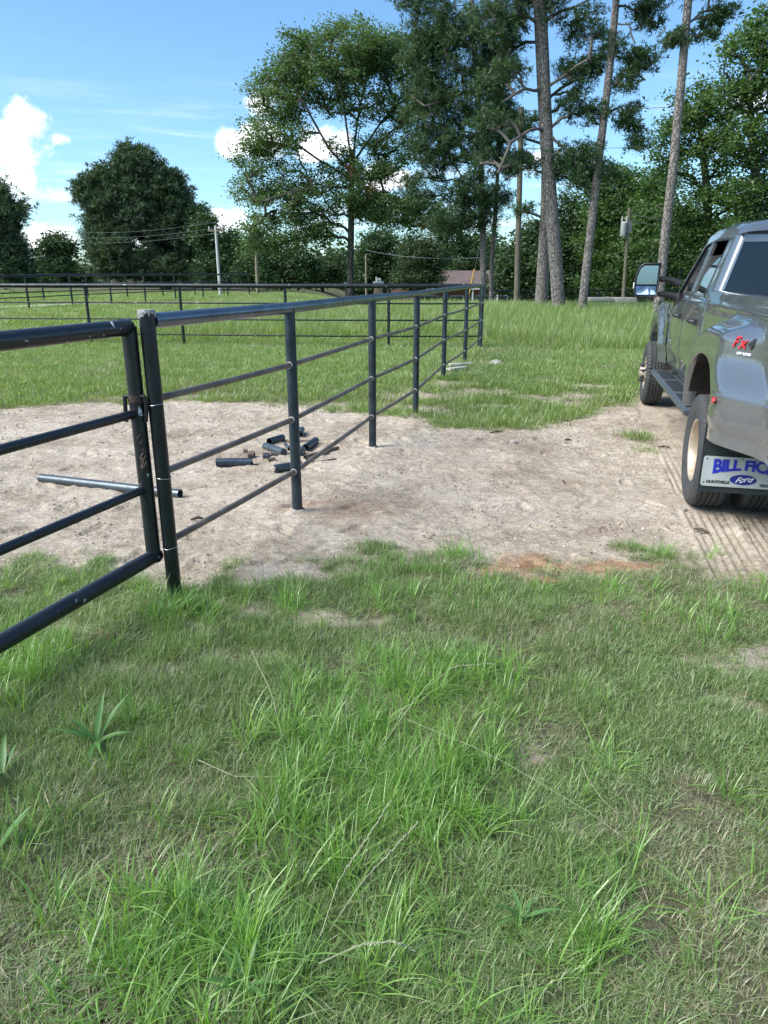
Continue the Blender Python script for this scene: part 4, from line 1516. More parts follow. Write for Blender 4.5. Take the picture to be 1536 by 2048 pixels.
def tree(name, label, Y, trunk, r0, r1, ells, leaf, group=None, bark_mat='bark_dark', cat='tree', kind='broad', leaf_n=34, leaf_size=.16, spread=.42, limbs=(), seed=1, dead=(), rmin=.012,
         needle=(.26, .026, 15), tufts=4, flare=1.35, shell=.42, show_limbs=True, droop=0.0, base_z=None, holes=0.0):
    """trunk: sight points (px, py) from the base up, at distance Y; ells: (px, py, rx, ry, clusters[, dY]) masses of foliage, sizes in the same units"""
    global rng
    rng = np.random.default_rng(seed)
    rr = random.Random(seed)
    T = [at(px, py, Y) for px, py in trunk]
    bx, by = T[0].x, T[0].y
    zb = float(base_height(np.array([bx]), np.array([by]))[0]) if base_z is None else base_z
    T[0].z = zb - 0.25
    root = empty(name, (bx, by, zb))
    tag(root, label, cat, group)
    o = Vector((bx, by, zb))
    # clusters
    C = []
    for e in ells:
        px, py, rx, ry, n = e[:5]
        dY = e[5] if len(e) > 5 else 0.0
        c = at(px, py, Y + dY)
        ex = abs(at(px + rx, py, Y + dY).x - c.x)
        ez = abs(at(px, py - ry, Y + dY).z - at(px, py + ry, Y + dY).z) / 2
        ey = ex * 0.9
        for _ in range(n):
            d = rng.normal(size=3)
            d /= np.linalg.norm(d)
            lump = float(vnoise(np.array([math.atan2(d[1], d[0]) * 1.9 + seed]), np.array([d[2] * 2.6 + px * .07]), seed)[0])
            rad = rng.uniform(shell ** 3, 1) ** (1 / 3) * (.74 + .42 * lump)
            if holes and vnoise(np.array([px * .031 + d[0] * 2.3]), np.array([py * .037 + d[2] * 2.3 + d[1]]), seed + 9)[0] < holes: continue
            C.append((c.x + d[0] * ex * rad, c.y + d[1] * ey * rad, c.z + d[2] * ez * rad))
    C = np.array(C)
    keep = C[:, 2] > zb + 0.25
    C = C[keep]
    # trunk nodes, subdivided
    nodes, parents, fixed = [], [], []
    cum = 0
    K = 5
    for i in range(len(T)):
        if i == 0:
            nodes.append(tuple(T[0])); parents.append(-1)
            continue
        for k in range(1, K + 1):
            t = k / K
            nodes.append(tuple(T[i - 1].lerp(T[i], t)))
            parents.append(len(nodes) - 2)
    n_tr = len(nodes)
    plen = [0.0] * n_tr
    for lb in limbs:                       # explicit big limbs: list of sight points, own radius last
        pts = [at(px, py, Y + dy) for px, py, dy in lb[:-1]]
        j = min(range(n_tr), key=lambda q: (Vector(nodes[q]) - pts[0]).length)
        prev = j
        ppts = [Vector(nodes[j])] + pts[1:]
        for a, b in zip(ppts, ppts[1:]):
            for k in (1, 2):
                q = a.lerp(b, k / 2) + Vector((0, 0, rr.uniform(-.04, .06)))
                nodes.append(tuple(q)); parents.append(prev); plen.append(plen[prev] * .5 + .3)
                prev = len(nodes) - 1
    n_fixed = len(nodes)
    if len(C):
        NA = np.zeros((len(nodes) + len(C) * 3, 3))
        NA[:len(nodes)] = nodes
        PL = np.zeros(len(NA))
        PL[:len(plen)] = plen
        low = np.array(T[0])
        mid_i = max(1, int(n_tr * .25))
        order = np.argsort(np.min(np.linalg.norm(C[:, None, :] - NA[None, mid_i:n_fixed], axis=2), axis=1))
        cnt = len(nodes)
        for ci in order:
            c = C[ci]
            A = NA[mid_i:cnt]
            dv = c - A
            dist = np.linalg.norm(dv, axis=1)
            pen = np.maximum(0, A[:, 2] - c[2] + .25 * dist) * 1.1
            j = int(np.argmin(dist + pen + .22 * PL[mid_i:cnt])) + mid_i
            p = NA[j]
            L = np.linalg.norm(c - p)
            m1 = p + (c - p) * .38 + np.array([rr.uniform(-.1, .1), rr.uniform(-.1, .1), rr.uniform(.02, .14) - droop]) * L
            m2 = p + (c - p) * .72 + np.array([rr.uniform(-.09, .09), rr.uniform(-.09, .09), rr.uniform(.0, .12) - droop]) * L
            pr = j
            for q in (m1, m2, c):
                NA[cnt] = q
                PL[cnt] = PL[pr] + np.linalg.norm(q - NA[pr])
                nodes.append(tuple(q)); parents.append(pr)
                pr = cnt
                cnt += 1
    # radii by what each limb carries
    load = [1.0] * len(nodes)
    for i in range(len(nodes) - 1, n_tr - 1, -1):
        load[parents[i]] += load[i]
    rad = [rmin * (l ** .47) for l in load]
    for i in range(n_tr):
        t = i / max(1, n_tr - 1)
        rad[i] = r0 + (r1 - r0) * t
    rad[0] = r0 * flare
    for i in range(n_tr, len(nodes)):
        rad[i] = min(rad[i], (.26 if kind == 'pine' else .36) * r0)
    for i in range(n_tr, n_fixed):
        rad[i] = max(rad[i] * .8, rmin * 2.5)
    # the trunk as one knobbly tube
    mb = MB()
    pts = [Vector(q) - o for q in nodes[:n_tr]]
    mb.tube(pts, rad[:n_tr], 14)
    for i in range(len(mb.v)):
        v = mb.v[i]
        k = 1 + .05 * math.sin(i * 12.9898) 
        c = pts[min(i // 14, len(pts) - 1)]
        mb.v[i] = tuple(c + (Vector(v) - c) * k)
    mb.build('trunk', M[bark_mat], root)
    if show_limbs and len(nodes) > n_tr:
        mb = MB()
        limb_mesh(mb, [tuple(Vector(q) - o) for q in nodes], [(-1 if i < n_tr else p) for i, p in enumerate(parents)], rad, 5)
        mb.build('limbs', M['bark_limb'] if bark_mat == 'bark_pine' else M[bark_mat], root)
    if not len(C): return root
    Co = C - np.array(o)
    if kind == 'broad':
        n = leaf_n
        n = int(n * 1.15)
        sp = spread * .74 * rng.uniform(.6, 1.35, (len(Co), 1, 1))
        P = Co[:, None, :] + rng.normal(size=(len(Co), n, 3)) * np.array([1, 1, .6]) * sp
        P = P.reshape(-1, 3)
        P = P[P[:, 2] > .1]
        leaves_np(P, leaf_size * .72, leaf, 'crown', root)
        if dead:
            Q = []
            for px, py, s_ in dead:
                c = np.array(at(px, py, Y - 1.2) - o)
                Q.append(c + rng.normal(size=(38, 3)) * s_)
            leaves_np(np.concatenate(Q), leaf_size, 'oak_dead', 'dead_spray', root)
    else:
        P = Co[:, None, :] + rng.normal(size=(len(Co), tufts, 3)) * np.array([spread, spread, spread * .6])
        Ax = P - np.array([np.mean(Co[:, 0]) * .3, 0, 0]) - Co[:, None, :] * .9
        Ax = rng.normal(size=P.shape) * .5 + np.array([0, 0, .75])
        P = P.reshape(-1, 3)
        Ax = Ax.reshape(-1, 3)
        Ax /= np.linalg.norm(Ax, axis=1, keepdims=True)
        needles_np(P, Ax, needle[2], needle[0], needle[1], leaf, 'crown', root)
    return root


# the big oak behind the far fence
tree('oak_tree', 'big spreading oak with a dark bare trunk and airy crown behind the far fence', 36, [(700, 585), (701, 500), (703, 420), (704, 345), (706, 300)], .17, .115,
     [(690, 105, 130, 62, 150), (610, 130, 70, 60, 42), (765, 115, 60, 60, 40), (560, 185, 70, 50, 55), (810, 190, 55, 75, 45), (640, 175, 110, 40, 60), (740, 200, 60, 50, 16), (530, 265, 58, 48, 40), (505, 320, 42, 40, 22),
      (600, 300, 70, 70, 26), (500, 385, 48, 26, 16), (570, 400, 70, 50, 50), (560, 460, 80, 45, 62), (625, 400, 60, 55, 32), (720, 260, 90, 60, 14), (735, 340, 60, 50, 40), (700, 390, 70, 36, 50), (790, 300, 60, 60, 32),
      (790, 420, 70, 45, 60), (850, 430, 60, 40, 40), (640, 460, 50, 30, 20), (520, 490, 40, 30, 16), (745, 420, 40, 30, 24), (680, 330, 55, 40, 16)], 'oak_leaf', leaf_n=112, leaf_size=.155, spread=.36, seed=3, holes=.11,
     limbs=[((703, 350, 0), (660, 300, -.5), (620, 230, -1), .1), ((703, 360, 0), (640, 320, .8), (570, 270, 1.2), .1), ((704, 330, 0), (715, 240, .5), (730, 170, .8), .1), ((704, 340, 0), (690, 230, -.6), (680, 150, -1), .1),
            ((704, 330, 0), (760, 250, .7), (800, 200, 1), .1), ((703, 380, 0), (620, 375, -1), (540, 400, -1.5), .1), ((703, 400, 0), (770, 390, .6), (830, 410, 1), .1)],
     dead=[(700, 340, .16), (742, 378, .14), (855, 447, .16)], rmin=.013)

# round dark pine across the field, left
tree('pine_tree', 'huge round dense dark pine standing alone across the field', 62, [(330, 560), (325, 480), (300, 380), (275, 310)], .42, .18,
     [(268, 325, 42, 40, 130), (226, 368, 40, 40, 100), (314, 378, 48, 50, 160), (210, 400, 58, 50, 190), (345, 410, 45, 60, 170), (275, 420, 80, 70, 330), (185, 385, 36, 28, 60), (360, 470, 60, 60, 240), (260, 490, 85, 60, 360), (210, 470, 44, 50, 150),
      (330, 535, 80, 30, 220), (245, 535, 70, 28, 190), (390, 440, 26, 40, 60)], 'dark_needle', kind='pine', tufts=7, spread=.32, needle=(.46, .06, 13), seed=5, show_limbs=True, rmin=.02, shell=.62, holes=.25)
for k, (px, lb) in enumerate([(300, 'left'), (352, 'right')]):
    pass
tree('pine_tree', 'tall ragged dark pine cut off by the edge of the view', 46, [(-28, 570), (-26, 430), (-30, 340)], .26, .1,
     [(-10, 390, 28, 30, 50), (15, 425, 42, 22, 60), (-5, 455, 50, 26, 55), (10, 500, 50, 26, 90), (20, 540, 50, 24, 90), (-30, 430, 50, 70, 90)], 'dark_needle', kind='pine', tufts=5, spread=.34, needle=(.42, .05, 13), seed=6, rmin=.018)
tree('leafy_tree', 'small airy tree between the cut-off pine and the round dark pine', 70, [(118, 572), (116, 520), (112, 480)], .16, .07,
     [(112, 485, 26, 22, 40), (135, 500, 18, 20, 24), (90, 515, 22, 18, 22), (120, 525, 36, 22, 40)], 'far_leaf', leaf_n=60, leaf_size=.34, spread=.55, seed=7)
tree('leafy_tree', 'low rounded dark green tree at the foot of the round dark pine, on its left', 74, [(128, 575), (128, 545)], .18, .1,
     [(110, 548, 40, 24, 80), (145, 550, 38, 22, 70), (70, 555, 30, 18, 50)], 'far_leaf', leaf_n=60, leaf_size=.36, spread=.6, seed=8)
tree('leafy_tree', 'tall dull tree filling the gap between the dark pine and the white pole', 58, [(428, 570), (425, 500), (420, 450)], .2, .08,
     [(405, 455, 24, 44, 40), (455, 500, 34, 42, 80), (470, 540, 36, 28, 60), (420, 540, 30, 30, 50)], 'far_leaf', leaf_n=64, leaf_size=.30, spread=.55, seed=9)
tree('leafy_tree', 'dense dark tree left of the oak trunk, behind the leaning wooden pole', 55, [(565, 572), (565, 540), (565, 510)], .2, .1,
     [(535, 525, 44, 36, 90), (590, 530, 48, 36, 110), (570, 555, 70, 22, 90), (500, 545, 30, 28, 50)], 'far_leaf', leaf_n=66, leaf_size=.28, spread=.5, seed=10)
tree('leafy_tree', 'paler green low tree just left of the oak trunk', 66, [(645, 575), (645, 540)], .15, .08,
     [(640, 545, 40, 24, 70), (672, 535, 22, 30, 36), (620, 555, 30, 18, 40)], 'cedar_leaf', leaf_n=60, leaf_size=.32, spread=.55, seed=12)
tree('leafy_tree', 'dark tree just right of the oak trunk behind the thin brown pole', 52, [(752, 578), (752, 530), (750, 490)], .18, .08,
     [(745, 520, 34, 34, 70), (770, 540, 30, 34, 60), (730, 555, 28, 20, 40), (760, 485, 40, 26, 44)], 'far_leaf', leaf_n=64, leaf_size=.26, spread=.45, seed=13)
tree('cedar_tree', 'rounded grey green cedar in front of the brown roofed house', 46, [(838, 590), (838, 545), (838, 500)], .16, .05,
     [(838, 520, 44, 30, 130), (835, 552, 54, 26, 150), (835, 495, 32, 22, 60)], 'cedar_leaf', leaf_n=90, leaf_size=.16, spread=.34, seed=14, cat='tree')

# pines by the far corner of the fence
tree('pine_tree', 'slim pine nearest the fence corner, loaded with dark tufts', 31, [(967, 600), (966, 470), (962, 330), (955, 180), (945, 40), (940, -60)], .135, .09,
     [(880, 45, 70, 60, 60), (850, 110, 60, 60, 60), (905, 110, 90, 70, 90), (850, 205, 55, 60, 60), (920, 210, 70, 50, 60), (865, 295, 60, 50, 60), (930, 300, 60, 45, 46), (845, 370, 45, 30, 26), (945, 385, 60, 40, 54), (900, 440, 60, 30, 36), (960, 430, 40, 40, 36),
      (980, 60, 60, 60, 40), (995, 130, 40, 50, 24), (820, 5, 40, 16, 12)], 'pine_needle', bark_mat='bark_pine', kind='pine', tufts=10, spread=0.204, needle=(0.234, .024, 13), seed=20, rmin=.012,
     limbs=[((955, 190, 0), (900, 200, -.6), (850, 215, -1), .1), ((962, 330, 0), (900, 320, .8), (850, 300, 1), .1), ((950, 100, 0), (890, 90, .5), (840, 100, 1), .1)])
tree('pine_tree', 'thin crooked pine close beside the slim tufted pine', 32, [(983, 600), (984, 520), (990, 440), (996, 340), (1003, 220), (1008, 120)], .105, .055,
     [(1005, 130, 34, 40, 26), (1000, 215, 40, 40, 30), (1030, 250, 34, 34, 20), (985, 290, 40, 34, 24), (1010, 320, 34, 26, 18), (1000, 395, 24, 20, 10)], 'pine_needle', bark_mat='bark_pine', kind='pine', tufts=10, spread=0.190, needle=(0.226, .024, 13), seed=21, rmin=.011)
tree('pine_tree', 'big straight grey pine trunk in front of its leaning twin', 25, [(1120, 622), (1112, 540), (1103, 420), (1094, 290), (1086, 150), (1078, -20), (1072, -130)], .225, .195,
     [(1010, 60, 50, 40, 26), (1000, 160, 60, 40, 30), (985, 240, 50, 40, 20), (1020, 330, 40, 30, 14), (1150, 150, 34, 40, 20), (1175, 60, 50, 40, 22), (1190, 130, 30, 30, 14), (1150, 215, 40, 26, 14), (1130, 320, 36, 34, 26), (1165, 345, 30, 26, 14), (1060, -40, 90, 40, 40), (1000, 20, 60, 40, 24), (1110, 25, 40, 40, 10), (965, 330, 30, 30, 8)],
     'pine_needle', bark_mat='bark_pine', kind='pine', tufts=10, spread=0.177, needle=(0.203, .024, 13), seed=22, rmin=.011, flare=1.18,
     limbs=[((1082, 35, 0), (1030, 25, -.4), (985, 45, -.6), .05), ((1087, 75, 0), (1050, 82, .5), (1000, 120, .8), (960, 175, 1), .05), ((1093, 262, 0), (1060, 260, -.5), (1020, 290, -.8), (995, 350, -.9), .05), ((1096, 328, 0), (1060, 330, .5), (1010, 362, .8), .05),
            ((1090, 170, 0), (1130, 150, -.4), (1175, 122, -.6), .05), ((1091, 200, 0), (1120, 180, .5), (1160, 160, .7), .05), ((1084, 50, 0), (1120, 25, .4), (1180, 2, .6), .05), ((1096, 270, 0), (1130, 300, -.3), (1165, 350, -.5), .05), ((1090, 185, 0), (1050, 180, -.5), (1010, 200, -.7), .05)])
tree('pine_tree', 'thicker leaning pine trunk half hidden behind the big straight pine', 27, [(1082, 620), (1086, 530), (1092, 420), (1094, 300), (1093, 180)], .25, .13,
     [(1045, 420, 16, 18, 6), (1060, 330, 22, 20, 6), (1040, 250, 40, 30, 12)], 'pine_needle', bark_mat='bark_pine', kind='pine', tufts=10, spread=0.177, needle=(0.211, .024, 13), seed=23, rmin=.011, flare=1.15)
tree('pine_tree', 'slender leaning pine with hanging tufts between the twin pines and pickup mirror', 24.5, [(1163, 622), (1172, 540), (1186, 420), (1203, 280), (1219, 140), (1234, -20), (1244, -120)], .150, .092,
     [(1278, 125, 30, 26, 22), (1262, 235, 20, 26, 16), (1275, 280, 16, 26, 10), (1250, 170, 22, 20, 10), (1300, 25, 36, 30, 20), (1225, 90, 24, 24, 8), (1190, 225, 24, 22, 10), (1180, 300, 26, 24, 10), (1240, -50, 90, 40, 40), (1170, 355, 34, 30, 14), (1215, 350, 20, 20, 6)],
     'pine_needle', bark_mat='bark_pine', kind='pine', tufts=10, spread=0.150, needle=(0.195, .024, 13), seed=24, rmin=.010, flare=1.2,
     limbs=[((1222, 115, 0), (1255, 125, .3), (1290, 165, .5), .04), ((1232, 30, 0), (1258, 50, -.3), (1270, 90, -.4), .04), ((1208, 230, 0), (1240, 215, .3), (1265, 245, .4), (1275, 290, .4), .04), ((1236, 0, 0), (1270, 20, .2), (1315, 60, .4), .04)])
tree('pine_tree', 'slender bare pine trunk rising behind the pickup mirror', 23, [(1318, 605), (1330, 470), (1348, 320), (1364, 150), (1378, -20), (1385, -120)], .145, .098,
     [(1343, 76, 22, 16, 12), (1410, 60, 26, 22, 8), (1440, 20, 30, 30, 14), (1390, -60, 90, 40, 40)], 'pine_needle', bark_mat='bark_pine', kind='pine', tufts=10, spread=0.136, needle=(0.187, .024, 13), seed=25, rmin=.010, flare=1.2,
     limbs=[((1371, 45, 0), (1400, 30, .2), (1430, 20, .3), (1440, 60, .3), .03), ((1366, 60, 0), (1350, 70, -.1), (1338, 78, -.2), .03)])

# broadleaf trees at the right, behind the pickup
tree('leafy_tree', 'tall leafy tree with sky showing through, behind the bare trunk at the mirror', 33, [(1420, 600), (1418, 480), (1412, 360), (1400, 260)], .25, .10,
     [(1385, 215, 62, 62, 74), (1340, 300, 40, 60, 40), (1400, 320, 80, 50, 60), (1440, 250, 40, 50, 34), (1370, 400, 70, 50, 70), (1440, 410, 60, 60, 60), (1360, 480, 70, 50, 80), (1420, 520, 80, 50, 90), (1330, 540, 50, 40, 50)], 'wood_leaf', leaf_n=62, leaf_size=.19, spread=.36, seed=30, rmin=.013, holes=.34)
tree('leafy_tree', 'tallest leafy tree above the pickup roof at the edge of the view', 31, [(1530, 600), (1525, 480), (1510, 340), (1500, 200)], .27, .11,
     [(1490, 120, 55, 60, 60), (1530, 60, 50, 60, 50), (1475, 195, 50, 40, 36), (1545, 180, 60, 60, 60), (1500, 280, 70, 50, 60), (1560, 330, 60, 80, 70), (1490, 370, 55, 50, 46), (1520, 440, 80, 50, 60), (1480, 490, 60, 50, 40)], 'wood_leaf', leaf_n=62, leaf_size=.19, spread=.36, seed=31, rmin=.013, holes=.34)
tree('leafy_tree', 'bright green tree between the two nearest pine trunks and the transformer pole', 44, [(1240, 600), (1240, 500), (1245, 420)], .24, .10,
     [(1250, 380, 50, 40, 60), (1215, 420, 55, 50, 70), (1280, 430, 50, 50, 70), (1240, 490, 80, 50, 110), (1250, 555, 90, 40, 110), (1200, 350, 34, 30, 24)], 'wood_leaf', leaf_n=64, leaf_size=.25, spread=.45, seed=32)
tree('leafy_tree', 'dark tree filling the gap behind the twin pine trunks', 47, [(1125, 602), (1130, 520), (1135, 460)], .22, .09,
     [(1140, 430, 36, 44, 46), (1160, 490, 50, 46, 76), (1115, 520, 50, 46, 70), (1150, 560, 70, 30, 76)], 'far_leaf', leaf_n=62, leaf_size=.26, spread=.45, seed=33)
tree('leafy_tree', 'dark green tree between the tall bare pole and the twin pine trunks', 50, [(1050, 600), (1052, 540), (1055, 490)], .2, .09,
     [(1065, 470, 26, 36, 36), (1040, 520, 50, 42, 80), (1075, 530, 40, 46, 60), (1020, 560, 50, 30, 60)], 'far_leaf', leaf_n=62, leaf_size=.27, spread=.45, seed=34)
tree('leafy_tree', 'dark tree rising beside the house roof behind the thin crooked pine', 72, [(930, 590), (930, 520), (935, 470)], .22, .09,
     [(900, 480, 50, 36, 66), (955, 500, 50, 40, 70), (925, 520, 70, 26, 60), (990, 540, 40, 26, 40)], 'far_leaf', leaf_n=60, leaf_size=.36, spread=.6, seed=35)
tree('leafy_tree', 'leafy tree low behind the transformer pole and the mirror', 40, [(1305, 600), (1305, 530), (1300, 450)], .22, .09,
     [(1300, 440, 40, 60, 70), (1290, 520, 50, 50, 90), (1330, 560, 60, 36, 70), (1320, 380, 30, 40, 30)], 'wood_leaf', leaf_n=62, leaf_size=.24, spread=.42, seed=36)


# far woodland that closes the view, one mass
def woodland(name, Y0, spans, seed, size):
    global rng
    rng = np.random.default_rng(seed)
    P = []
    for px0, px1, top, n in spans:
        for _ in range(n):
            px = rng.uniform(px0, px1)
            t = top + 20 * math.sin(px * .045) + 14 * math.sin(px * .11 + 1) + rng.uniform(-8, 8)
            py = rng.uniform(t, 604) if rng.random() < .8 else t + rng.uniform(0, 12)
            c = at(px, py, Y0 + rng.uniform(-6, 6))
            P.append(c)
    P = np.array(P)
    P = np.repeat(P, 20, 0) + rng.normal(size=(len(P) * 20, 3)) * np.array([1.1, 1.1, .8])
    o = leaves_np(P, size, 'far_leaf', name, None)
    tag(o, kind='stuff')
    return o


woodland('woodland', 88, [(-140, 200, 540, 300), (380, 520, 510, 220), (500, 700, 532, 300), (690, 1010, 516, 480), (990, 1160, 494, 340), (1130, 1340, 440, 620), (1320, 1720, 450, 640)], 44, .62)

# ------------------------------------------------------------------ poles, wires, house, pillar, slabs


M['pole_dark'] = principled('pole_weathered', (0.125, 0.11, 0.08), 0.85, var=0.3, scale=5, bump=0.4, bump_scale=18)


def pole(name, label, Y, base, top, r0, r1, mat, arm=None, tank=False, cat='utility pole', guy=None, group='utility poles'):
    b, t = at(*base, Y), at(*top, Y)
    zb = float(base_height(np.array([b.x]), np.array([Y]))[0])
    b.z = zb - .3
    root = empty(name, (b.x, Y, zb))
    tag(root, label, cat, group)
    o = Vector((b.x, Y, zb))
    MB().tube([b - o, b.lerp(t, .5) - o, t - o], [r0, (r0 + r1) / 2, r1], 14).build('shaft', mat, root)
    d = t - o
    if arm:
        MB().box(d + Vector((0, -.02, -.25)), (arm, .09, .11)).build('crossarm', M['pole_wood'], root)
        for k in (-.42, .42, .05):
            MB().tube([d + Vector((k * arm, 0, -.19)), d + Vector((k * arm, 0, -.02))], [.045, .03], 8).build('insulator', M['pole_grey'], root)
    if tank:
        c = d + Vector((-.20, -.1, -.85))
        tk = MB().tube([c + Vector((0, 0, -.30)), c + Vector((0, 0, -.28)), c + Vector((0, 0, .26)), c + Vector((0, 0, .30))], [.11, .125, .125, .07], 16).build('transformer', M['pole_grey'], root)
        for k in (-.1, .1):
            MB().tube([c + Vector((k, 0, .28)), c + Vector((k, 0, .52))], [.035, .025], 8).build('bushing', M['pole_grey'], tk)
        MB().box(c + Vector((.26, .05, .1)), (.2, .08, .5)).build('bracket', M['cable'], root)
    return root, t


pole('utility_pole', 'pale slightly leaning pole in front of the field trees right of the round dark pine', 44, (441, 590), (431, 452), .10, .075, M['pole_grey'], arm=.9)
pole('utility_pole', 'weathered wooden pole leaning in front of the dark tree left of the oak', 46, (516, 588), (509, 425), .12, .09, M['pole_wood'], arm=.9)
pole('utility_pole', 'thin brown pole just right of the oak trunk', 50, (733, 588), (732, 508), .09, .07, M['pole_wood'], arm=None)
pole('utility_pole', 'tall smooth tan pole standing among the pines, without a crossarm', 30, (1034, 606), (1043, 215), .12, .10, M['pole_dark'])
pole('utility_pole', 'brown wooden pole carrying a pale grey transformer before the woods', 33, (1247, 600), (1259, 416),   .078, .062, M['pole_wood'], arm=None, tank=True)
# guy wire with its yellow guard by the house
g0, g1 = at(938, 590, 44), at(958, 495, 44)
gw = empty('guy_wire', (g0.x, g0.y, g0.z))
tag(gw, 'slanting guy wire with a yellow guard in front of the house roof', 'guy wire')
M['yellow'] = principled('yellow_guard', (0.55, 0.36, 0.06), 0.6)
MB().tube([(0, 0, -.3), g1 - g0], .012, 6).build('cable', M['cable'], gw)
MB().tube([Vector((0, 0, 0)), (g1 - g0) * .55], .045, 8).build('guard', M['yellow'], gw)


def wire(label, a, b, sag, group, r=.012):
    pts = [a.lerp(b, t) - Vector((0, 0, sag * 4 * t * (1 - t))) for t in np.linspace(0, 1, 15)]
    o = MB().tube([p - a for p in pts], r, 5).build('power_line', M['cable'])
    o.location = a
    tag(o, label, 'power line', group)


wire('topmost thin wire crossing in front of the round dark pine to the pale pole', at(432, 444, 44), at(120, 462, 58), .3, 'wires to the pale pole', .006)
wire('middle thin wire crossing in front of the round dark pine to the pale pole', at(428, 456, 44), at(120, 472, 58), .3, 'wires to the pale pole', .006)
wire('lowest thin wire crossing in front of the round dark pine to the pale pole', at(432, 466, 44), at(110, 482, 58), .3, 'wires to the pale pole', .006)
wire('upper thin wire crossing the sky behind the pine trunks', at(1000, 220, 60), at(1620, 190, 60), .35, 'wires behind the pine trunks', .022)
wire('lower thin wire crossing the sky behind the pine trunks', at(1000, 296, 60), at(1620, 270, 60), .35, 'wires behind the pine trunks', .022)
wire('higher wire running from the transformer pole into the woods', at(1259, 428, 33), at(1560, 436, 33), .3, 'wires at the transformer pole', .012)
wire('lower wire running from the transformer pole into the woods', at(1258, 440, 33), at(1560, 452, 33), .3, 'wires at the transformer pole', .012)
wire('low wire strung from the oak side pole across to the tan pole', at(732, 500, 50), at(1036, 510, 30), .3, 'low wires before the house', .012)

# house
HY = 60
hz = float(base_height(np.array([4.0]), np.array([HY]))[0])
hx0, hx1 = at(782, 560, HY).x, at(1010, 560, HY).x
ridge = at(900, 541, HY + 4).z
eave = at(900, 574, HY).z
house = empty('brick_house', ((hx0 + hx1) / 2, HY, hz))
tag(house, 'low house with a reddish brown shingle roof half hidden behind the cedar', 'house')
o = Vector(((hx0 + hx1) / 2, HY, hz))
hw_ = (hx1 - hx0) / 2
M['roof'] = principled('brown_shingles', (0.12, 0.085, 0.072), 0.9, var=.25, scale=1.4, bump=.4, bump_scale=6)
M['brick'] = principled('house_brick', (0.24, 0.13, 0.10), 0.9, var=.25, scale=3)
M['trimw'] = principled('white_trim', (0.62, 0.62, 0.60), 0.6)
M['pane'] = principled('house_pane', (0.03, 0.04, 0.05), 0.08)
mb = MB()
mb.box((0, 4.2, (eave - hz) / 2 - .4), (2 * hw_ - .8, 7.6, eave - hz + .8))
wall = mb.build('wall', M['brick'], house, smooth=False)
mb = MB()
e, rg = eave - hz, ridge - hz
mb.add([(-hw_, -.3, e), (hw_, -.3, e), (hw_, 4.2, rg), (-hw_, 4.2, rg), (hw_, 8.6, e), (-hw_, 8.6, e)], [(0, 1, 2, 3), (3, 2, 4, 5), (1, 4, 2), (0, 3, 5)])
mb.add([(-hw_, -.3, e - .16), (hw_, -.3, e - .16), (hw_, 8.6, e - .16), (-hw_, 8.6, e - .16)], [(0, 1, 2, 3)])
mb.build('roof', M['roof'], house, smooth=False)
MB().box((0, -.34, e - .09), (2 * hw_ + .06, .06, .20)).build('fascia', M['trimw'], house)
# small front gable to the left
gx0, gx1 = at(781, 560, HY - 2).x - o.x, at(832, 560, HY - 2).x - o.x
gp_ = at(805, 552, HY - 2).z - hz
mb = MB()
gm = (gx0 + gx1) / 2
mb.add([(gx0, -2.4, e - .1), (gm, -2.4, gp_), (gx1, -2.4, e - .1), (gx0, 3, e - .1), (gm, 3, gp_), (gx1, 3, e - .1)], [(0, 1, 4, 3), (1, 2, 5, 4)])
mb.build('porch_roof', M['roof'], house, smooth=False)
mb = MB()
mb.add([(gx0 + .1, -2.3, -1), (gx1 - .1, -2.3, -1), (gx1 - .1, -2.3, e - .12), (gm, -2.3, gp_ - .08), (gx0 + .1, -2.3, e - .12)], [(0, 1, 2, 3, 4)])
mb.box((gm, .5, (e - 1.2) / 2), (gx1 - gx0 - .25, 5.5, e + .6))
mb.build('porch_wall', M['brick'], house, smooth=False)
for k in (-1.3, .8, 2.9, 4.4):
    wn = MB().box((k, .37, e - 1.25), (1.1, .08, 1.2)).build('window', M['trimw'], house)
    MB().box((k, .32, e - 1.25), (.94, .05, 1.04)).build('pane', M['pane'], wn)
for k in (-.2, 2.0, 4.0):
    MB().box((k, -.2, (e - .2) / 2), (.12, .12, e - .2)).build('porch_post', M['trimw'], house)

# brick mailbox pillar
b = at(757, 592, 39)
pz = float(base_height(np.array([b.x]), np.array([39.0]))[0])
pil = empty('brick_pillar', (b.x, 39, pz))
tag(pil, 'small brick pillar with a white cap and ornament behind the far fence', 'pillar')
tp = at(757, 567, 39).z - pz
M['tanbrick'] = principled('tan_brick', (0.36, 0.24, 0.15), 0.9, var=.35, scale=9)
MB().box((0, 0, tp / 2 - .2), (.46, .46, tp + .4)).build('shaft', M['tanbrick'], pil, bevel=.01)
MB().box((0, 0, tp + .05), (.58, .58, .10)).build('cap', M['trimw'], pil, bevel=.01)
mb = MB()
mb.tube([(-.10, 0, tp + .10), (-.09, 0, tp + .24), (-.11, 0, tp + .34)], [.04, .06, .035], 8)
mb.tube([(-.09, 0, tp + .20), (.10, 0, tp + .22)], [.055, .06], 8)
mb.tube([(.10, 0, tp + .10), (.10, 0, tp + .24)], [.035, .06], 8)
mb.build('ornament', M['trimw'], pil)
b = at(692, 592, 37)
pz = float(base_height(np.array([b.x]), np.array([37.0]))[0])
tp = at(692, 565, 37).z - pz
pl_ = empty('mailbox', (b.x, 37, pz))
tag(pl_, 'small white mailbox on a short post beside the oak trunk', 'mailbox')
MB().box((0, 0, tp / 2 - .2), (.10, .10, tp + .1)).build('stake', M['pole_wood'], pl_)
MB().tube([(0, -.22, tp - .12), (0, .22, tp - .12)], .12, 14).build('box', M['trimw'], pl_)
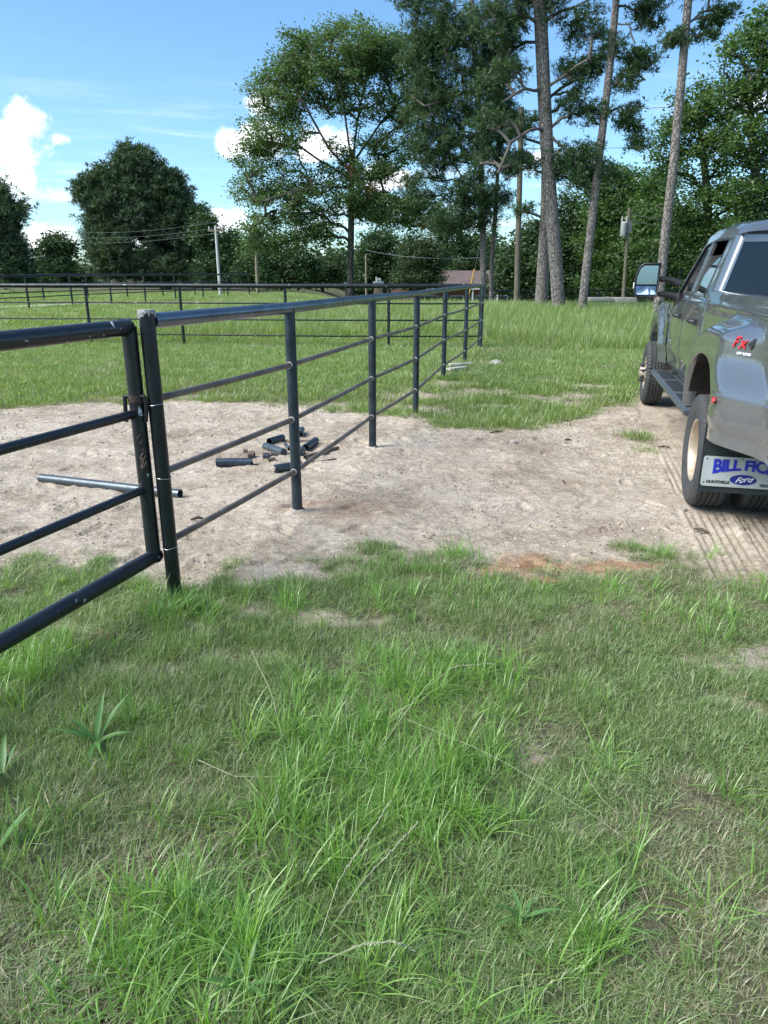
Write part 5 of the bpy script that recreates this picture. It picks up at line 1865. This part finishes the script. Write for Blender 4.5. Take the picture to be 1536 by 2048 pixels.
# pale slabs stacked beyond the pines
for px, wpx, lb, hh_ in ((1198, 46, 'flat pale slab lying in the grass beyond the leaning pine', .16), (1246, 40, 'thicker pale block beside the foot of the transformer pole', .42)):
    b = at(px, 603, 33)
    wd = wpx / 1420 * 33
    zb = float(base_height(np.array([b.x]), np.array([33.0]))[0])
    zt_ = at(px, 597, 33).z
    o_ = MB().box((0, 0, 0), (wd, .8, hh_), Matrix.Rotation(R(4), 3, 'Z')).build('concrete_slab', M['stone'], None, bevel=.03)
    o_.location = (b.x, 33, zt_ - hh_ / 2 + .05)
    tag(o_, lb, 'slab', 'pale slabs beyond the pines')

# ------------------------------------------------------------------ grass
src = bpy.data.collections.new('grass_sources')     # holds the blades that the turf is made of; not part of the scene itself


def clump(n, rad, hmin, hmax, width, lean, mat, seed, curl=1.0, stalk=0):
    r = np.random.default_rng(seed)
    V, F = [], []
    for _ in range(n):
        a = r.uniform(0, 2 * math.pi)
        rr_ = rad * math.sqrt(r.random())
        b = np.array([math.cos(a) * rr_, math.sin(a) * rr_, -.006])
        L = r.uniform(hmin, hmax)
        da = a + r.normal() * 1.1
        th = abs(r.normal(0, lean)) + .05
        side_ = np.array([-math.sin(da), math.cos(da), 0])
        w0 = width * r.uniform(.6, 1.2)
        p = b.copy()
        base = len(V)
        S = 4
        tw = r.uniform(-.6, .6)
        sv = side_ * math.cos(tw) + np.array([0, 0, 1]) * math.sin(tw) * .4
        for k in range(S + 1):
            t = k / S
            wk = w0 * (1 - t ** 1.6) * (.55 + .45 * min(1, t * 4))
            if k == S:
                V.append(p.copy())
            else:
                V.append(p - sv * wk * .5)
                V.append(p + sv * wk * .5)
            an = min(1.9, th * (1 + curl * t * 1.7))
            d = np.array([math.cos(da) * math.sin(an), math.sin(da) * math.sin(an), math.cos(an)])
            p = p + d * L / S
            p[2] = max(p[2], .004)
        for k in range(S - 1):
            i = base + 2 * k
            F.append((i, i + 1, i + 3, i + 2))
        i = base + 2 * (S - 1)
        F.append((i, i + 1, base + 2 * S))
    me = bpy.data.meshes.new('grass_blades')
    me.from_pydata([tuple(v) for v in V], [], F)
    me.materials.append(M[mat])
    ob = bpy.data.objects.new('grass_blades', me)
    return ob


def source(name, obs):
    c = bpy.data.collections.new(name)
    for k, ob in enumerate(obs):
        ob.name = f'{name}_{k:02d}'
        c.objects.link(ob)
    return c


SHORT = source('short_blades', [clump(32, .08, .03, .10, .0038, 1.15, 'grass_short', 100 + k, .8) for k in range(8)])
TALL = source('tall_blades', [clump(28, .055, .09, .29, .0060, .66, 'grass_tall', 120 + k, 1.25) for k in range(8)])
MID = source('mid_blades', [clump(46, .16, .03, .10, .008, .6, 'grass_field', 140 + k, 1.0) for k in range(6)])
FIELD = source('field_blades', [clump(46, .30, .16, .48, .012, .34, 'grass_field', 160 + k, .9) for k in range(6)])


def scatter(name, coll, P, rot, scl, tint, label=None):
    n = len(P)
    me = bpy.data.meshes.new(name)
    me.vertices.add(n)
    me.vertices.foreach_set('co', np.asarray(P, np.float32).ravel())
    for nm, ty, arr, key in (('rot', 'FLOAT_VECTOR', rot, 'vector'), ('scl', 'FLOAT_VECTOR', scl, 'vector'), ('tint', 'FLOAT', tint, 'value'), ('pick', 'INT', rng.integers(0, len(coll.objects), n), 'value')):
        a = me.attributes.new(nm, ty, 'POINT')
        a.data.foreach_set(key, np.asarray(arr, np.int32 if ty == 'INT' else np.float32).ravel())
    o = link(bpy.data.objects.new(name, me))
    ng = bpy.data.node_groups.new(name + '_spread', 'GeometryNodeTree')
    ng.interface.new_socket('Geometry', in_out='INPUT', socket_type='NodeSocketGeometry')
    ng.interface.new_socket('Geometry', in_out='OUTPUT', socket_type='NodeSocketGeometry')
    n_ = ng.nodes
    gi, go = n_.new('NodeGroupInput'), n_.new('NodeGroupOutput')
    ip = n_.new('GeometryNodeInstanceOnPoints')
    ci = n_.new('GeometryNodeCollectionInfo')
    ci.inputs['Collection'].default_value = coll
    ci.inputs['Separate Children'].default_value = True
    ci.inputs['Reset Children'].default_value = True

    def na(nm, ty):
        q = n_.new('GeometryNodeInputNamedAttribute')
        q.data_type = ty
        q.inputs[0].default_value = nm
        return q.outputs[0]
    ng.links.new(gi.outputs[0], ip.inputs['Points'])
    ng.links.new(ci.outputs[0], ip.inputs['Instance'])
    ip.inputs['Pick Instance'].default_value = True
    ng.links.new(na('pick', 'INT'), ip.inputs['Instance Index'])
    ng.links.new(na('rot', 'FLOAT_VECTOR'), ip.inputs['Rotation'])
    ng.links.new(na('scl', 'FLOAT_VECTOR'), ip.inputs['Scale'])
    ng.links.new(ip.outputs[0], go.inputs[0])
    md = o.modifiers.new('spread', 'NODES')
    md.node_group = ng
    tag(o, kind='stuff')
    return o


def field_points(x0, x1, y0, y1, per_m2, margin=1.3):
    n = int((x1 - x0) * (y1 - y0) * per_m2)
    x = rng.uniform(x0, x1, n)
    y = rng.uniform(y0, y1, n)
    k = np.abs(x) < .575 * (y * .95 + .5) + margin
    return x[k], y[k]


def make(name, coll, x, y, keep, s_lo, s_hi, tint, hz=1.0, sink=0.0):
    x, y, tint = x[keep], y[keep], tint[keep]
    n = len(x)
    z = height(x, y) - sink
    rot = np.stack([rng.normal(0, .10, n), rng.normal(0, .10, n), rng.uniform(0, 6.283, n)], -1)
    s = rng.uniform(s_lo, s_hi, n)
    hz_ = hz[keep] if isinstance(hz, np.ndarray) else np.full(n, hz)
    return scatter(name, coll, np.stack([x, y, z], -1), rot, np.stack([s, s, s * hz_], -1), tint)


rng = np.random.default_rng(77)
TRACK_GAP = lambda x, y: np.abs((x - TO[0]) * TL[0] + (y - TO[1]) * TL[1] - 1.07)


def off_track(x, y):
    v = (x - TO[0]) * TL[0] + (y - TO[1]) * TL[1]
    u = (x - TO[0]) * TF[0] + (y - TO[1]) * TF[1]
    return ~(((np.abs(v - 1.07) < .16) | (np.abs(v - .745) < .16)) & (u > -1.35) & (u < 5.2))


# close-cropped turf in front
x, y = field_points(-5, 5, .75, 4.7, 2000)
dm, cl, wn, dr = masks(x, y)
lush = fbm(x, y, 1.6, 3, 90)
dens = np.clip((1 - dm * 1.05) * (1 - .45 * wn) * (.35 + .9 * sstep(.30, .58, fbm(x, y, 5.5, 3, 92))), 0, 1)
rag = rng.random(len(x))
tint = np.clip(.15 + .30 * wn + .55 * (fbm(x, y, 3.2, 3, 95) - .45) + rng.normal(0, .13, len(x)), 0, 1)
make('turf_grass', SHORT, x, y, (rag < dens) & off_track(x, y), .45, .95, tint, np.clip(.62 + 1.2 * (lush - .42), .35, 1.2))

# lush long tufts
spots = [(-.45, 1.36, .26, .14, 80), (.0, 1.30, .35, .2, 30), (-.05, 1.75, .35, .28, 62), (.22, 1.95, .26, .3, 70), (-.12, 2.2, .3, .3, 85), (.12, 2.5, .35, .22, 80), (-.3, 1.95, .22, .22, 24), (.45, 1.6, .25, .2, 8), (-.6, 1.62, .2, .14, 9),
         (.42, 2.65, .14, .1, 18), (-1.5, 2.66, .22, .16, 36), (-1.75, 2.85, .35, .25, 50), (-1.0, 3.18, .1, .1, 16), (-1.0, 2.2, .3, .2, 18), (.62, 1.36, .2, .12, 14), (.25, 1.12, .3, .1, 8), (-.5, 1.12, .3, .1, 24), (1.5, 3.1, .35, .2, 16), (1.75, 2.2, .2, .2, 10),
         (.2, 3.3, .5, .2, 26), (-.6, 3.2, .5, .2, 24), (-2.2, 3.4, .5, .2, 40), (-1.05, 3.42, .14, .06, 10), (1.1, 3.4, .5, .2, 18), (2.1, 3.45, .5, .15, 14), (.15, 3.72, .25, .1, 14),  (1.7, 3.95, .25, .06, 8), (.45, 3.95, .12, .05, 10), (1.0, 1.9, .5, .5, 14), (-1.3, 1.6, .4, .3, 20)]
xs, ys = [], []
for cx_, cy_, rx_, ry_, n in spots:
    xs.append(rng.normal(cx_, rx_ * .6, n))
    ys.append(rng.normal(cy_, ry_ * .6, n))
x, y = np.concatenate(xs), np.concatenate(ys)
tint = np.clip(rng.normal(.05, .10, len(x)), 0, 1)
make('long_grass', TALL, x, y, rng.random(len(x)) < .80, .42, .95, tint, rng.uniform(.6, 1.05, len(x)))

# mown field grass up to the far fence
x, y = field_points(-14, 9, 4.6, 18.0, 170)
dm, cl, wn, dr = masks(x, y)
s_ = np.where(y < 9.0, 1.0, 1.0)
dens = np.clip(1 - dm * 1.1, 0, 1) * (1 - .3 * wn)
tint = np.clip(.08 + .35 * wn + .5 * (fbm(x, y, .8, 3, 97) - .5) + rng.normal(0, .12, len(x)), 0, 1)
make('field_grass', MID, x, y, (rng.random(len(x)) < dens) & off_track(x, y), .7, 1.2, tint, .75 + .7 * fbm(x, y, .7, 2, 98))

# tall seeding grass beyond the fence and under the pines
x, y = field_points(-20, 22, 15.2, 48, 34, 3)
dm, cl, wn, dr = masks(x, y)
edge = 16.6 + 1.6 * (fbm(x, y, .5, 3, 101) - .5) - 2.3 * sstep(2.2, 3.6, x) * 1.0 - 1.4 * sstep(3.5, 5.5, x)
tallk = sstep(0, 2.2, y - edge) * (1 - .85 * sstep(-4.0, -9.0, x) * sstep(17.5, 20, y)) * (1 - .75 * sstep(27, 31, y) * sstep(2, 6, x))
dens = np.clip(.12 + tallk, 0, 1) * np.clip(1 - dm, 0, 1) * (1 - dr)
tint = np.clip(.16 + .5 * (fbm(x, y, .35, 3, 103) - .45) + rng.normal(0, .12, len(x)), 0, 1)
make('tall_field_grass', FIELD, x, y, rng.random(len(x)) < dens, .7, 1.15, tint, .25 + .75 * tallk)
# lower sward filling in the mown pens farther out
x, y = field_points(-26, 24, 17, 50, 26, 3)
dm, cl, wn, dr = masks(x, y)
tint = np.clip(.12 + .4 * (fbm(x, y, .3, 3, 105) - .45) + rng.normal(0, .1, len(x)), 0, 1)
make('pen_grass', MID, x, y, rng.random(len(x)) < (1 - dr) * (1 - dm), 1.8, 2.8, tint, .5)

# crumbs of soil and dry straw lying about on the bare ground
def clod(seed):
    r = np.random.default_rng(seed)
    bm = bmesh.new()
    bmesh.ops.create_icosphere(bm, subdivisions=1, radius=1)
    for v in bm.verts:
        v.co = Vector(tuple(v.co * (0.7 + .6 * r.random())))
        v.co.z *= .6
    me = bpy.data.meshes.new('clod')
    bm.to_mesh(me)
    bm.free()
    me.materials.append(M['clod'])
    return bpy.data.objects.new('clod', me)


M['clod'] = principled('dry_soil', (0.36, 0.295, 0.235), 0.95, var=.45, scale=.6)
m_ = M['clod'].node_tree
_t = NT(m_)
_oi = _t.new('ShaderNodeObjectInfo')
_t.link(_t.ramp(_oi.outputs['Random'], [(0.0, (0.22, 0.175, 0.14)), (0.25, (0.34, 0.28, 0.225)), (1.0, (0.44, 0.37, 0.295))]), m_.nodes['Principled BSDF'].inputs['Base Color'])
CLODS = source('soil_crumbs', [clod(200 + k) for k in range(6)])
n = 46000
x, y = rng.uniform(-7, 4.6, n), 3.4 + 6.6 * rng.random(n) ** 1.25
dm, cl, wn, dr = masks(x, y)
pt = fbm(x, y, 1.5, 3, 130) + .5 * (fbm(x, y, 6, 2, 131) - .5)
keep = (dm > .5) & (rng.random(n) < sstep(.38, .66, pt)) & (np.abs(x) < .575 * (y * .95 + .5) + .8) & off_track(x, y)
x, y = x[keep], y[keep]
n = len(x)
sz = .0032 * np.exp(rng.normal(0, .55, n))
sz = np.clip(sz * (1 + .05 * y), .002, .013)
rot = rng.uniform(0, 6.28, (n, 3)) * np.array([.15, .15, 1])
scatter('soil_crumbs', CLODS, np.stack([x, y, height(x, y) + sz * .2], -1), rot, np.stack([sz * rng.uniform(.8, 1.6, n), sz, sz], -1), np.zeros(n))
STRAW = source('straw_bits', [clump(3, .03, .04, .10, .0035, 1.5, 'grass_short', 220 + k, .3) for k in range(5)])
n = 9000
x, y = rng.uniform(-6, 4.6, n), 3.3 + 6.4 * rng.random(n) ** 1.3
dm, cl, wn, dr = masks(x, y)
keep = (dm > .3) & (rng.random(n) < .15 + sstep(.45, .7, fbm(x, y, 1.2, 3, 140))) & (np.abs(x) < .575 * (y * .95 + .5) + .8)
x, y = x[keep], y[keep]
n = len(x)
make('dry_straw', STRAW, x, y, np.ones(n, bool), .6, 1.3, np.clip(rng.normal(.9, .12, n), 0, 1.2), .5)
# loose straw and dead blades matted into the turf
x, y = field_points(-4.5, 4.5, .75, 4.6, 240)
dm, cl, wn, dr = masks(x, y)
make('dead_grass', STRAW, x, y, rng.random(len(x)) < .35 + .65 * wn, .5, 1.1, np.clip(rng.normal(.85, .2, len(x)), 0, 1.2), rng.uniform(.4, 1.3, len(x)))

# individual weeds and seed stalks in the foreground


def weed(label, x, y, n, L, wdt, seed, pale=False):
    r = np.random.default_rng(seed)
    root = empty('weed_plant', (x, y, gz(x, y)))
    tag(root, label, 'weed', 'broad-bladed weeds in the turf')
    for k in range(n):
        a = 2 * math.pi * k / n + r.normal() * .35
        th = r.uniform(.55, 1.15)
        l = L * r.uniform(.6, 1.15)
        p = Vector((0, 0, .01))
        rows = []
        tv = r.uniform(-.5, .5)
        for q in range(8):
            t = q / 7
            an = min(2.05, th * (1 + .75 * t * t))
            d = Vector((math.cos(a) * math.sin(an), math.sin(a) * math.sin(an), math.cos(an)))
            sd_ = Vector((-math.sin(a), math.cos(a), math.sin(tv) * .5)).normalized()
            wk = wdt * (.35 + .9 * min(1, t * 3)) * (1 - t ** 2.2) + .0006
            up = d.cross(sd_)
            rows.append([p - sd_ * wk, p - up * wk * .3, p + sd_ * wk])
            p = p + d * l / 7
            p.z = max(p.z, .012)
        MB().grid(rows).build('blade', M['weed'], root)
    return root


weed('largest broad-bladed weed sprawling in the turf left of the long grass', -1.02, 2.13, 9, 0.187, .0085, 1)
weed('broad-bladed weed with pale folded leaves near the bare patches by the gate', -1.28, 1.98, 7, 0.173, .0095, 2)
weed('broad-bladed weed with grey green leaves at the edge of the turf, nearest the camera', -1.12, 1.62, 6, 0.158, .010, 3)
weed('upright bright weed beside the foot of the gate post', -1.02, 3.20, 8, 0.144, .007, 4)
weed('bright green weed low among the long grass closest to the camera', -.33, 1.24, 7, 0.122, .006, 5)
weed('small bright weed on the worn turf below the tyre track', 1.62, 2.42, 6, 0.115, .006, 6)
weed('yellowish weed at the base of the lying seed stalks', .36, 1.42, 6, 0.108, .006, 7)


def stalk(label, pts, r, spike):
    pts = [Vector((px, py, gz(px, py) + h)) for px, py, h in pts]
    o = pts[0].copy()
    root = empty('seed_stalk', tuple(o))
    tag(root, label, 'grass stalk', 'seed stalks in the turf')
    P = resample(pts, 14)
    MB().tube([p - o for p in P], [r * (1 - .5 * i / 13) for i in range(14)], 6).build('stem', M['seed'], root)
    if spike:
        mb = MB()
        i0 = int(14 * (1 - spike))
        rr_ = random.Random(len(label))
        for i in range(i0 * 4, 13 * 4):
            t = i / 4
            k = int(t)
            p = P[k].lerp(P[k + 1], t - k) - o
            d = (P[k + 1] - P[k]).normalized()
            q = Vector((rr_.uniform(-1, 1), rr_.uniform(-1, 1), rr_.uniform(-.2, 1))).normalized()
            e = p + d * .010 + q * .0042
            mb.tube([p, p.lerp(e, .5) + q * .0014, e], [.0011, .0019, .0005], 5)
        mb.build('seed_head', M['seed'], root)


stalk('pale seed stalk rising from the long grass, the upper of the crossed pair', [(-.16, 1.36, .03), (-.12, 1.46, .10), (-.04, 1.58, .14), (.02, 1.70, .14)], .0014, .6)
stalk('pale seed stalk crossing low under its twin in the long grass', [(-.14, 1.38, .02), (-.06, 1.47, .09), (.04, 1.57, .12), (.10, 1.66, .11)], .0016, .55)
stalk('thick pale seed stalk lying flat, nearest the camera', [(-.15, 1.225, .10), (-.06, 1.265, .12), (.03, 1.285, .10), (.07, 1.29, .07)], .0018, .7)
stalk('long thin green stalk slanting over the worn turf', [(.08, 2.15, .12), (.35, 1.95, .12), (.62, 1.72, .08), (.86, 1.42, .04), (.92, 1.25, .03)], .0007, 0)
stalk('thin straw stalk bent like a hook on the worn turf', [(.66, 1.98, .05), (.655, 1.9, .06), (.68, 1.82, .05), (.72, 1.78, .02)], .0013, 0)
stalk('thin straight stalk reaching across the turf left of the long grass', [(-.55, 2.62, .1), (-.42, 2.3, .11), (-.33, 2.0, .09), (-.30, 1.85, .03)], .0013, 0)
stalk('straw stalk arching over the edge of the long grass', [(-.62, 1.98, .06), (-.48, 1.90, .06), (-.32, 1.92, .05), (-.24, 1.93, .02)], .0013, 0)
stalk('pale stalk leaning out of the long grass towards the pickup', [(-.02, 2.05, .05), (.12, 2.22, .16), (.26, 2.36, .2), (.42, 2.42, .18)], .0014, .3)
